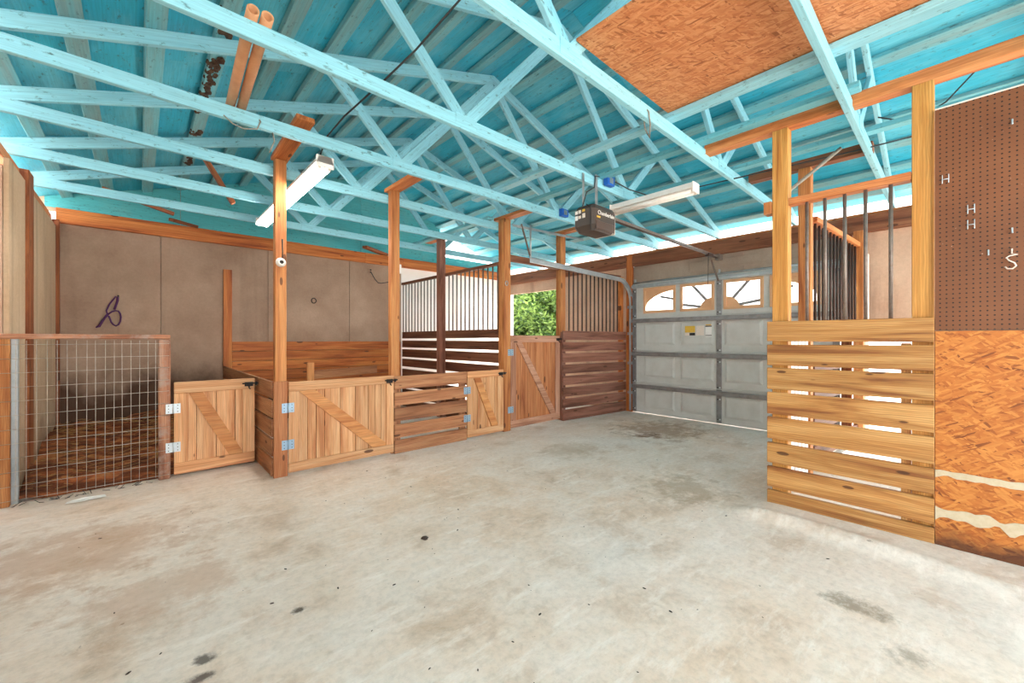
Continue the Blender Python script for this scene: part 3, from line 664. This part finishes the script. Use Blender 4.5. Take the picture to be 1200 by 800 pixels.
tube('curved_hook', [(3.405, cy - 0.004, cz + 0.07), (3.392, cy - 0.004, cz + 0.07), (3.391, cy - 0.003, cz + 0.045), (3.39, cy - 0.022, cz + 0.038), (3.388, cy + 0.004, cz + 0.034), (3.386, cy + 0.016, cz + 0.024), (3.384, cy + 0.006, cz + 0.008), (3.384, cy - 0.012, cz - 0.006), (3.384, cy - 0.018, cz - 0.022), (3.384, cy - 0.006, cz - 0.036), (3.384, cy + 0.012, cz - 0.034), (3.384, cy + 0.02, cz - 0.022)], 0.0034, M['label_white'], None, 6, label='pale S-shaped hook hanging low on the pegboard', category='hook')

# ------------------------------------------------------------------ garage door
D0, D1 = 0.93, 3.70; DX = XG - 0.045
gd = thing('door_1', 'closed grey sectional garage door with sunburst windows', 'garage door', (DX, 2.315, 0), kind='structure')
secs = [(0.006, 0.518), (0.518, 1.048), (1.048, 1.588), (1.588, 2.165)]
cols = [(3.60, 2.93), (2.90, 2.38), (2.235, 1.72), (1.69, 1.02)]
cols = [(3.49, 2.96), (2.87, 2.38), (2.235, 1.745), (1.655, 1.12)]
for i, (a, b) in enumerate(secs):
    if i < 3:
        sc = slab('door_section', (DX, D0, a), (DX + 0.035, D1, b), M['door'], gd, 0.004)
        for (y1, y0) in cols:
            z0, z1 = a + 0.09, b - 0.10; bm = bmesh.new()
            rim = [(y0, z0), (y1, z0), (y1, z1), (y0, z1)]; inn = [(y0 + 0.035, z0 + 0.035), (y1 - 0.035, z0 + 0.035), (y1 - 0.035, z1 - 0.035), (y0 + 0.035, z1 - 0.035)]
            A = [bm.verts.new((DX - 0.001, y, z)) for y, z in rim]; B = [bm.verts.new((DX - 0.012, y, z)) for y, z in inn]
            bm.faces.new(B)
            for k in range(4): bm.faces.new((A[k], A[(k + 1) % 4], B[(k + 1) % 4], B[k]))
            bmesh.ops.recalc_face_normals(bm, faces=bm.faces[:])
            meshobj('raised_panel', bm, M['door'], sc)
        slab('section_lip', (DX - 0.012, D0, b - 0.022), (DX - 0.001, D1, b - 0.004), M['door'], sc, 0.002)
    else:
        # the glazed section: rails, stiles and four windows
        sc = slab('door_section', (DX, D0, a), (DX + 0.035, D1, 1.665), M['door'], gd, 0.003)
        slab('door_rail', (DX, D0, 2.065), (DX + 0.035, D1, b), M['door'], sc, 0.003)
        yy = [D1] + [v for c_ in cols for v in c_] + [D0]
        for k in range(0, len(yy), 2): slab('door_mullion', (DX, yy[k + 1], 1.665), (DX + 0.035, yy[k], 2.065), M['door'], sc, 0.003)
for wi, (y1, y0) in enumerate(cols):
    z0, z1 = 1.665, 2.065
    wn = slab('window_pane', (DX + 0.016, y0, z0), (DX + 0.02, y1, z1), M['glass'], gd, 0)
    fw = 0.035
    for nm, a, b in [('frame_bar', (DX - 0.014, y0 - 0.01, z0 - 0.01), (DX - 0.001, y1 + 0.01, z0 + fw)), ('frame_bar', (DX - 0.014, y0 - 0.01, z1 - fw), (DX - 0.001, y1 + 0.01, z1 + 0.01)),
                     ('frame_bar', (DX - 0.014, y0 - 0.01, z0 + fw), (DX - 0.001, y0 + fw, z1 - fw)), ('frame_bar', (DX - 0.014, y1 - fw, z0 + fw), (DX - 0.001, y1 + 0.01, z1 - fw))]:
        slab(nm, a, b, M['door_frame'], wn, 0.003)
    # sunburst insert: the four windows together form one arch centred on the door
    yc = 2.31; X0 = DX + 0.004; R0, R1 = 0.24, 1.30
    zb = z0 + 0.02
    if wi in (1, 2):
        s_ = 1 if wi == 1 else -1; ye = y0 if wi == 1 else y1
        prism('sunburst_hub', [(ye, zb)] + [(ye + s_ * 0.20 * math.cos(q), zb + 0.16 * math.sin(q)) for q in [k * math.pi / 16 for k in range(9)]], 'x', X0, X0 + 0.01, M['door_frame'], wn)
        for q in (0.16, 0.85):
            d = V((0, s_ * math.cos(q), math.sin(q))); Lr = min(0.5 / max(0.01, math.cos(q)), (z1 - zb) / math.sin(q)) - 0.01
            st = V((X0 + 0.005, ye, zb)); board('sunburst_ray', st + d * 0.13, st + d * Lr, 0.042, 0.008, M['door_strut'], wn, (0, -d.z, d.y), 0)
    else:
        s_ = 1 if wi == 0 else -1; yi = y0 if wi == 0 else y1; yo = y1 if wi == 0 else y0; Wd = abs(y1 - y0)
        pts = [(yi, z1)]
        for k in range(11):
            f = k / 10; pts.append((yi + s_ * Wd * f, zb + 0.02 + 0.27 * math.sqrt(max(0, 1 - f ** 2)) + 0.03 * (1 - f)))
        pts.append((yo, z1)); prism('arch_insert', pts, 'x', X0, X0 + 0.01, M['door_frame'], wn)
        st = V((X0 + 0.005, yi, zb + 0.17)); board('sunburst_ray', st, st + V((0, s_ * 0.25, 0.06)), 0.036, 0.008, M['door_strut'], wn, (0, 0, 1), 0)
for z in (1.535, 0.985, 0.445):
    st = slab('strut', (DX - 0.05, D0, z - 0.03), (DX - 0.013, D1, z + 0.032), M['door_strut'], gd, 0.004)
slab('top_strut', (DX - 0.055, D0, 2.085), (DX - 0.003, D1, 2.135), M['galv'], gd, 0.006)
for y in (3.665, 2.305, 0.965):
    for z0, z1 in ((0.02, 0.41), (0.48, 0.95), (1.02, 1.50), (1.57, 2.08)):
        sb = slab('stile', (DX - 0.012, y - 0.036, z0), (DX - 0.0015, y + 0.036, z1), M['door_strut'], gd, 0.002)
        for zz in (z0 + 0.05, z1 - 0.05):
            rod('hinge_bolt', (DX - 0.022, y - 0.014, zz), (DX - 0.010, y - 0.014, zz), 0.011, M['hinge_zinc'], sb, 8); rod('hinge_bolt', (DX - 0.022, y + 0.014, zz), (DX - 0.010, y + 0.014, zz), 0.008, M['black'], sb, 8)
for (y1, y0, z1, z0, m) in [(2.80, 2.645, 1.43, 1.33, 'yellow'), (2.73, 2.645, 1.325, 1.285, 'black'), (2.63, 2.515, 1.43, 1.285, 'label_white'), (2.495, 2.405, 1.45, 1.265, 'paper'), (2.495, 2.405, 1.428, 1.412, 'black'), (2.495, 2.405, 1.29, 1.278, 'black'), (2.80, 2.73, 1.325, 1.285, 'label_white'), (2.49, 2.41, 1.448, 1.432, 'yellow')]:
    e = 0.0135 if m in ('paper', 'yellow', 'label_white') else 0.0145
    if (y1, m) == (2.49, 'yellow'): e = 0.0145
    slab('sticker', (DX - e, y0, z0), (DX - 0.0122, y1, z1), M[m], gd, 0)

# door track, left side
t = thing('door_track', 'galvanised track curving from the door edge back to an angle hanger', 'track', (6.1, 3.72, 0))
pts = [(6.15, 3.735, 0.03), (6.15, 3.735, 1.85)] + [(6.15 - 0.36 * (1 - math.cos(a)), 3.735, 1.85 + 0.36 * math.sin(a)) for a in [k * math.pi / 16 for k in range(1, 9)]] + [(3.74, 3.735, 2.255)]
def channel(pts, ww, dd, mat, par):
    bm = bmesh.new(); prof = [(-ww / 2, -dd), (-ww / 2, 0), (ww / 2, 0), (ww / 2, -dd)]; prev = None
    P_ = [V(p) for p in pts]
    for i, p in enumerate(P_):
        tg = (P_[min(i + 1, len(P_) - 1)] - P_[max(i - 1, 0)]).normalized(); nr = V((0, 1, 0)).cross(tg).normalized()
        cur = [bm.verts.new(p + nr * u + V((0, v, 0))) for u, v in prof]
        if prev:
            for k in range(3): bm.faces.new((prev[k], prev[k + 1], cur[k + 1], cur[k]))
        prev = cur
    o = meshobj('channel', bm, mat, par); md_ = o.modifiers.new('thick', 'SOLIDIFY'); md_.thickness = 0.004
    return o
channel(pts, 0.055, 0.035, M['galv'], t)
rod('hanger_strut', (3.76, 3.745, 2.27), (3.76, 3.745, 2.72), 0.012, M['galv'], t, 6)
board('hanger_angle', (3.60, 3.75, 2.70), (3.76, 3.75, 2.30), 0.03, 0.006, M['bar'], t, (0, 1, 0)); board('hanger_angle', (3.45, 3.76, 2.66), (4.9, 3.76, 2.715), 0.035, 0.006, M['galv'], t, (0, 0.2, 1))
for z in (0.3, 0.8, 1.3, 1.75): slab('track_bracket', (6.16, 3.70, z), (6.175, 3.80, z + 0.05), M['steel'], t, 0.002)
t = thing('torsion_shaft', 'grey steel shaft and rail along the top of the garage door', 'shaft', (XG - 0.03, 2.3, 2.17))
rod('shaft_tube', (XG - 0.04, 0.95, 2.175), (XG - 0.04, 3.68, 2.175), 0.016, M['steel'], t); slab('bearing_plate', (XG - 0.05, 3.66, 2.14), (XG - 0.002, 3.675, 2.24), M['galv'], t, 0); slab('bearing_plate', (XG - 0.05, 2.3, 2.165), (XG - 0.002, 2.315, 2.24), M['galv'], t, 0)

# opener
t = thing('door_opener', 'dark plastic garage door opener motor under the trusses, with drive rail', 'opener', (3.1, 2.27, 2.2))
bm = bmesh.new()
def rr(x0, x1, y0, y1, z, c_):
    return [bm.verts.new((x, y, z)) for x, y in [(x0 + c_, y0), (x1, y0), (x1, y1), (x0 + c_, y1), (x0, y1 - c_), (x0, y0 + c_)]]
R_ = [rr(3.00, 3.27, 2.19, 2.37, 2.205, 0.02), rr(2.965, 3.30, 2.165, 2.395, 2.255, 0.025), rr(2.965, 3.30, 2.165, 2.395, 2.40, 0.025), rr(2.99, 3.28, 2.185, 2.375, 2.44, 0.02)]
for a, b in zip(R_[:-1], R_[1:]):
    for k in range(6): bm.faces.new((a[k], a[(k + 1) % 6], b[(k + 1) % 6], b[k]))
bm.faces.new(R_[0][::-1]); bm.faces.new(R_[-1]); bmesh.ops.recalc_face_normals(bm, faces=bm.faces[:])
hs = meshobj('housing', bm, M['plastic'], t)
slab('lens', (3.0, 2.158, 2.215), (3.285, 2.166, 2.29), M['plastic_dk'], hs, 0.004)
slab('side_cover', (3.295, 2.17, 2.21), (3.315, 2.39, 2.41), M['label_white'], hs, 0.004)
for y, z, ww, hh, m in [(2.355, 2.385, 0.03, 0.028, 'white_ink'), (2.317, 2.388, 0.026, 0.03, 'label_white'), (2.275, 2.392, 0.028, 0.022, 'yellow'), (2.355, 2.335, 0.03, 0.04, 'paper'), (2.318, 2.338, 0.03, 0.026, 'label_white'), (2.272, 2.345, 0.03, 0.04, 'label_white')]:
    slab('label', (2.961, y - ww / 2, z - hh / 2), (2.9655, y + ww / 2, z + hh / 2), M[m], hs, 0)
fc = bpy.data.curves.new('brand_lettering', 'FONT'); fc.body = 'Chamberlain'; fc.size = 0.05; fc.extrude = 0.001; fc.align_x = 'CENTER'; fc.align_y = 'CENTER'; fc.materials.append(M['white_ink'])
mm = Matrix((V((1, 0, 0)), V((0, 0, 1)), V((0, -1, 0)))).transposed().to_4x4(); mm.translation = (3.155, 2.163, 2.365)
fo = bpy.data.objects.new('brand_font', fc)
C.objects.link(fo); bpy.context.view_layer.update()
fm_ = bpy.data.meshes.new_from_object(fo.evaluated_get(bpy.context.evaluated_depsgraph_get())); bpy.data.objects.remove(fo)
link(bpy.data.objects.new('brand_lettering', fm_), hs, mm)
slab('small_label', (3.01, 2.160, 2.318), (3.06, 2.1645, 2.332), M['yellow'], hs, 0)
tube('power_cord', [(2.96, 2.24, 2.44), (2.955, 2.2, 2.40), (2.957, 2.2, 2.3), (2.97, 2.2, 2.21)], 0.004, M['cable'], t, 6)
tube('power_cord', [(2.98, 2.3, 2.44), (2.99, 2.26, 2.56), (3.08, 2.24, 2.62), (3.12, 2.26, 2.74), (3.2, 2.27, 2.76)], 0.005, M['cable'], t, 6)
board('hanger', (3.02, 2.32, 2.43), (3.02, 2.32, 2.76), 0.03, 0.004, M['steel'], t, (1, 0, 0)); board('hanger', (3.22, 2.32, 2.43), (3.22, 2.32, 2.80), 0.04, 0.004, M['steel'], t, (1, 0, 0))
board('drive_rail', (3.25, 2.285, 2.415), (6.12, 2.285, 2.40), 0.035, 0.02, M['lumber_metal'] if 'lumber_metal' in M else M['bar'], t)
board('drive_rail_flange', (3.25, 2.285, 2.397), (6.12, 2.285, 2.382), 0.004, 0.04, M['bar_dark'], t)
slab('rail_bracket', (6.05, 2.25, 2.36), (6.16, 2.32, 2.44), M['bar'], t); slab('trolley', (5.70, 2.26, 2.36), (5.86, 2.31, 2.405), M['bar_dark'], t)
board('pull_arm', (5.80, 2.285, 2.37), (6.10, 2.29, 2.06), 0.028, 0.005, M['bar'], t, (0, 1, 0)); tube('release_cord', [(5.74, 2.285, 2.36), (5.742, 2.287, 2.2), (5.74, 2.29, 1.98)], 0.004, M['cable'], t, 6)

# blue electrical boxes
for x, y, z, lab in [(3.40, 2.30, 2.775, 'blue plastic electrical box above the door opener'), (3.84, 3.25, 2.775, 'blue plastic electrical box on the truss behind the opener')]:
    b = slab('junction_box', (x - 0.06, y - 0.03, z - 0.045), (x + 0.06, y + 0.025, z + 0.045), M['blue'], None, 0.006, label=lab, category='electrical box', group='blue electrical boxes')
    slab('box_cover', (x - 0.03, y - 0.034, z - 0.028), (x + 0.03, y - 0.029, z + 0.028), M['steel'], b, 0.002)
tube('wall_cable', [(3.46, 2.30, 2.78), (3.52, 2.30, 2.80), (3.6, 2.2, 2.72), (3.8, 2.1, 2.68), (4.02, 1.9, 2.72), (4.1, 1.0, 2.71), (4.25, 0.5, 2.74), (4.4, 0.2, 2.79), (4.6, -0.3, 2.85)], 0.006, M['cable'], None, 6, label='black cable running from the blue box over the right stall', category='cable')
tube('roof_cable', [(1.06, 3.42, 2.69), (1.10, 3.38, 2.84), (1.08, 2.95, 2.82), (1.14, 2.43, 2.86), (1.25, 2.24, 3.0), (1.34, 1.9, 3.15), (1.5, 1.5, 3.38), (1.6, 1.3, 3.5)], 0.006, M['cable'], None, 6, label='black cable slanting up from the lit strip light to the roof', category='cable')
tube('right_cable', [(4.7, 0.45, 3.14), (4.9, 0.25, 3.09), (4.75, 0.05, 3.12), (4.5, -0.15, 3.24), (4.45, -0.5, 3.26)], 0.006, M['cable'], None, 6, label='black cable along the roof above the pegboard', category='cable')
tube('hanging_rope', [(4.0, 0.98, 2.40), (4.02, 0.93, 2.48), (4.1, 0.78, 2.62), (4.15, 0.62, 2.76)], 0.014, M['rope'], None, 7, label='frayed grey rope hanging between the golden post and the knotty post', category='rope')
for pts_, lab in [([(2.48, 1.44, 2.82), (2.50, 1.38, 2.74), (2.52, 1.38, 2.66), (2.53, 1.39, 2.58), (2.54, 1.43, 2.66), (2.53, 1.44, 2.79)], 'loop of old wire tied round the truss at the loft sheet'),
                  ([(0.60, 3.33, 2.81), (0.62, 3.27, 2.74), (0.60, 3.27, 2.68), (0.52, 3.27, 2.655), (0.46, 3.275, 2.67), (0.41, 3.28, 2.71)], 'loop of old wire round the truss below the cardboard tubes'),
                  ([(0.70, 3.30, 2.71), (0.71, 3.29, 2.64), (0.69, 3.29, 2.58), (0.68, 3.295, 2.55)], 'short dangling wire end below the truss with the tubes')]:
    tube('wire_tie', pts_, 0.005, M['rope'], None, 6, label=lab, category='wire')

# cardboard tubes lying on the trusses
for dx, lab in [(0.0, 'left of two cardboard tubes lying across the trusses'), (0.062, 'right of two cardboard tubes lying across the trusses')]:
    a, b = V((0.46 + dx, 3.44, ZC + 0.119)), V((0.405 + dx, 2.30, ZC + 0.119)); d = (b - a).normalized(); m = d.to_track_quat('Z', 'Y').to_matrix().to_4x4(); m.translation = a
    L = (b - a).length; lathe('cardboard_tube', [(0.020, 0.0), (0.028, 0.0), (0.028, L), (0.020, L), (0.020, 0.0)], M['card'], None, m, 16, label=lab, category='tube', group='cardboard tubes on the trusses')

# strip lights
def strip(lab, x, y0, y1, z, on):
    t = thing('strip_light', lab, 'light', (x, (y0 + y1) / 2, z))
    prism('housing', [(x - 0.065, z), (x + 0.065, z), (x + 0.045, z + 0.055), (x - 0.045, z + 0.055)], 'y', y0, y1, M['white'], t)
    for e in (y0, y1 - 0.012): slab('end_plate', (x - 0.066, e, z - 0.035), (x + 0.066, e + 0.012, z + 0.056), M['white'], t, 0.002)
    for k in (-1, 1):
        tb = rod('tube', (x + k * 0.035, y0 + 0.03, z - 0.024), (x + k * 0.035, y1 - 0.03, z - 0.024), 0.018, M['tube_on'] if on else M['white'], t, 14)
        for e in (y0 + 0.012, y1 - 0.04): slab('tube_socket', (x + k * 0.035 - 0.012, e, z - 0.042), (x + k * 0.035 + 0.012, e + 0.026, z), M['label_white'], t, 0.002)
strip('lit twin-tube strip light under the trusses beside the tall post', 1.07, 3.33, 5.55, 2.60, True)
strip('unlit strip light under the trusses right of the door opener', 3.80, 1.62, 2.52, 2.62, False)

# bulb socket on post, outlet, wires and bits on walls and posts
t = thing('bulb_socket', 'white porcelain bulb socket on the tall orange post', 'light socket', (0.93, 4.074, 1.91))
mm = Matrix.Rotation(math.radians(90), 4, 'X'); mm.translation = (0.928, 4.075, 1.91)
lathe('base', [(0.0, 0), (0.040, 0.0), (0.042, 0.010), (0.030, 0.024), (0.026, 0.040), (0.017, 0.042), (0.016, 0.02)], M['white'], t, mm)
lathe('socket_well', [(0.016, 0.035), (0.015, 0.02), (0.0, 0.02)], M['screw'], t, mm)
tube('feed_wire', [(0.94, 4.07, 1.94), (0.943, 4.069, 2.0), (0.94, 4.07, 2.12)], 0.006, M['cable'], t, 6)
t = thing('outlet_box', 'white outlet box on the right side of the pine post', 'outlet', (2.10, 4.13, 2.0))
slab('cover', (2.086, 4.10, 1.945), (2.115, 4.16, 2.045), M['white'], t, 0.004); rod('cord_grip', (2.10, 4.13, 2.045), (2.10, 4.13, 2.09), 0.008, M['steel'], t)
tube('wall_wire', [(3.01, 6.985, 2.42), (3.02, 6.97, 2.40), (3.08, 6.97, 2.30), (3.14, 6.97, 2.24), (3.20, 6.97, 2.235), (3.3, 6.96, 2.26), (3.5, 6.96, 2.3)], 0.007, M['cable'], None, 6, label='black wire drooping from an outlet on the tan back wall', category='wire')
t = thing('wall_outlet', 'tiny black outlet on the tan back wall at the wire', 'outlet', (3.0, 6.99, 2.42))
slab('plate', (2.975, 6.985, 2.39), (3.045, 6.999, 2.48), M['wall_tan'], t, 0.002); slab('socket', (2.995, 6.98, 2.445), (3.025, 6.986, 2.465), M['black'], t, 0.002); slab('socket', (2.995, 6.98, 2.405), (3.025, 6.986, 2.425), M['black'], t, 0.002)
tube('wall_ring', [(2.067 + 0.035 * math.cos(a), 6.98, 1.85 + 0.04 * math.sin(a)) for a in [k * math.pi / 8 for k in range(16)]], 0.007, M['black'], None, 6, True, label='small iron ring on the tan back wall', category='ring')
tube('eye_bolt', [(3.59 + 0.022 * math.cos(a), 4.022, 1.97 + 0.03 * math.sin(a)) for a in [k * math.pi / 8 for k in range(16)]], 0.006, M['steel'], None, 6, True, label='steel eye bolt on the brown post above the narrow gate', category='eye bolt')
t = thing('halter_rope', 'purple rope halter hanging on the tan back wall', 'rope', (-0.27, 6.98, 1.5))
def hp(u, v): return (-0.275 + (u - 128) * 0.0079, 6.965, 1.719 - (v - 350) * 0.01037)
tube('strand', [hp(*q) for q in [(135.5, 346.6), (133.7, 349.2), (128.5, 356.2), (125, 364), (126.3, 368.5)]], 0.008, M['rope_purple'], t, 7)
tube('strand', [hp(*q) for q in [(137.5, 347), (137.2, 351.9), (135.5, 357), (133.7, 362.5)]], 0.012, M['rope_purple'], t, 7)
tube('noseband', [hp(*q) for q in [(126.3, 368.5), (131, 365), (135, 363.6), (138.2, 364), (140.2, 367), (141, 371), (140.3, 376.4), (138.4, 380), (135.5, 381.6), (132.5, 380), (130.2, 377.2), (128.8, 373), (127.6, 370)]], 0.009, M['rope_purple'], t, 7)
tube('tail', [hp(*q) for q in [(126.3, 368.5), (123.5, 372), (120.6, 376.4), (117, 382.5), (113.6, 384)]], [0.014, 0.012, 0.012, 0.014, 0.006], M['rope_purple'], t, 7)
rod('nail', (hp(138, 346)[0], 6.94, hp(138, 346)[2]), (hp(138, 346)[0], 7.0, hp(138, 346)[2]), 0.009, M['black'], t)

# floor bits
bm = bmesh.new(); vs = [bm.verts.new((-0.30 + 0.11 * a, 4.46 + 0.05 * b, 0.006 + c_)) for a, b, c_ in [(-1, -0.3, 0), (-0.2, -0.9, 0.006), (1, -0.2, 0), (0.9, 0.7, 0.004), (-0.1, 0.6, 0.012), (-0.9, 0.4, 0.003)]]; bm.faces.new(vs)
r_ = bmesh.ops.extrude_face_region(bm, geom=bm.faces[:]); bmesh.ops.translate(bm, verts=[v for v in r_['geom'] if isinstance(v, bmesh.types.BMVert)], vec=(0, 0, 0.002)); bmesh.ops.recalc_face_normals(bm, faces=bm.faces[:])
meshobj('paper_scrap', bm, M['paper'], None, label='crumpled white paper scrap on the floor before the mesh gate', category='paper')
def clod(x, y, r, lab):
    bm = bmesh.new(); bmesh.ops.create_icosphere(bm, subdivisions=2, radius=r)
    for v in bm.verts: v.co *= 1 + 0.5 * mn.noise(v.co * 60 + V((x * 9, y * 9, 0))); v.co.z = max(v.co.z * 0.45, -r * 0.2)
    return meshobj('dirt_clod', bm, M['dirt'], None, Matrix.Translation((x, y, r * 0.2)), True, label=lab, category='clod', group='dirt clods on the floor')
clod(1.29, 2.198, 0.022, 'dark dirt clod alone on the middle of the floor')
bm = bmesh.new()
for k in range(110):
    x = random.uniform(-0.5, 3.0); y = random.uniform(0.4, 3.8); r = random.choice((0.002, 0.003, 0.003, 0.004, 0.006))
    bmesh.ops.create_icosphere(bm, subdivisions=1, radius=r, matrix=Matrix.Translation((x, y, r * 0.3 + floor_z(x, y))) @ Matrix.Rotation(random.random() * 6, 4, 'Z') @ Matrix.Diagonal((1.8, 0.8, 0.4, 1)))
meshobj('floor_grit', bm, M['dirt'], None, kind='stuff', label='small dark grit and leaf crumbs scattered over the concrete', category='grit')

# ------------------------------------------------------------------ trees outside
def tree(x, y, h, r, nl, lab, seed):
    rd = random.Random(seed); t = thing('tree', lab, 'tree', (x, y, -0.04), 'trees outside the stall opening')
    tube('trunk', [(x, y, -0.1), (x + 0.05, y, h * 0.3), (x, y + 0.1, h * 0.7)], [0.16, 0.12, 0.05], M['bark'], t, 10)
    cl = [(x + rd.gauss(0, r * 0.45), y + rd.gauss(0, r * 0.45), h * (0.05 + 0.9 * rd.random()), rd.uniform(0.25, 0.6)) for _ in range(130)]
    vs, fs = [], []
    for k in range(nl):
        c_ = cl[rd.randrange(len(cl))]; d = V((rd.gauss(0, 1), rd.gauss(0, 1), rd.gauss(0, 1))).normalized() * (c_[3] * rd.random() ** 0.4); p = V(c_[:3]) + d
        a = V((rd.gauss(0, 1), rd.gauss(0, 1), rd.gauss(0, 0.6))).normalized(); b = a.cross(V((rd.gauss(0, 1), rd.gauss(0, 1), rd.gauss(0, 1)))).normalized(); L = rd.uniform(0.05, 0.11); i = len(vs)
        vs += [p - a * L, p + b * L * 0.4, p + a * L, p - b * L * 0.4]; fs.append((i, i + 1, i + 2, i + 3))
    me = bpy.data.meshes.new('foliage'); me.from_pydata([tuple(v) for v in vs], [], fs); me.materials.append(M['leaf'])
    link(bpy.data.objects.new('foliage', me), t, None, kind='stuff')
tree(9.9, 9.6, 3.1, 1.9, 42000, 'leafy green tree seen through the stall opening', 3)
tree(13.2, 14.0, 4.0, 2.6, 30000, 'second green tree farther behind the stall opening', 9)
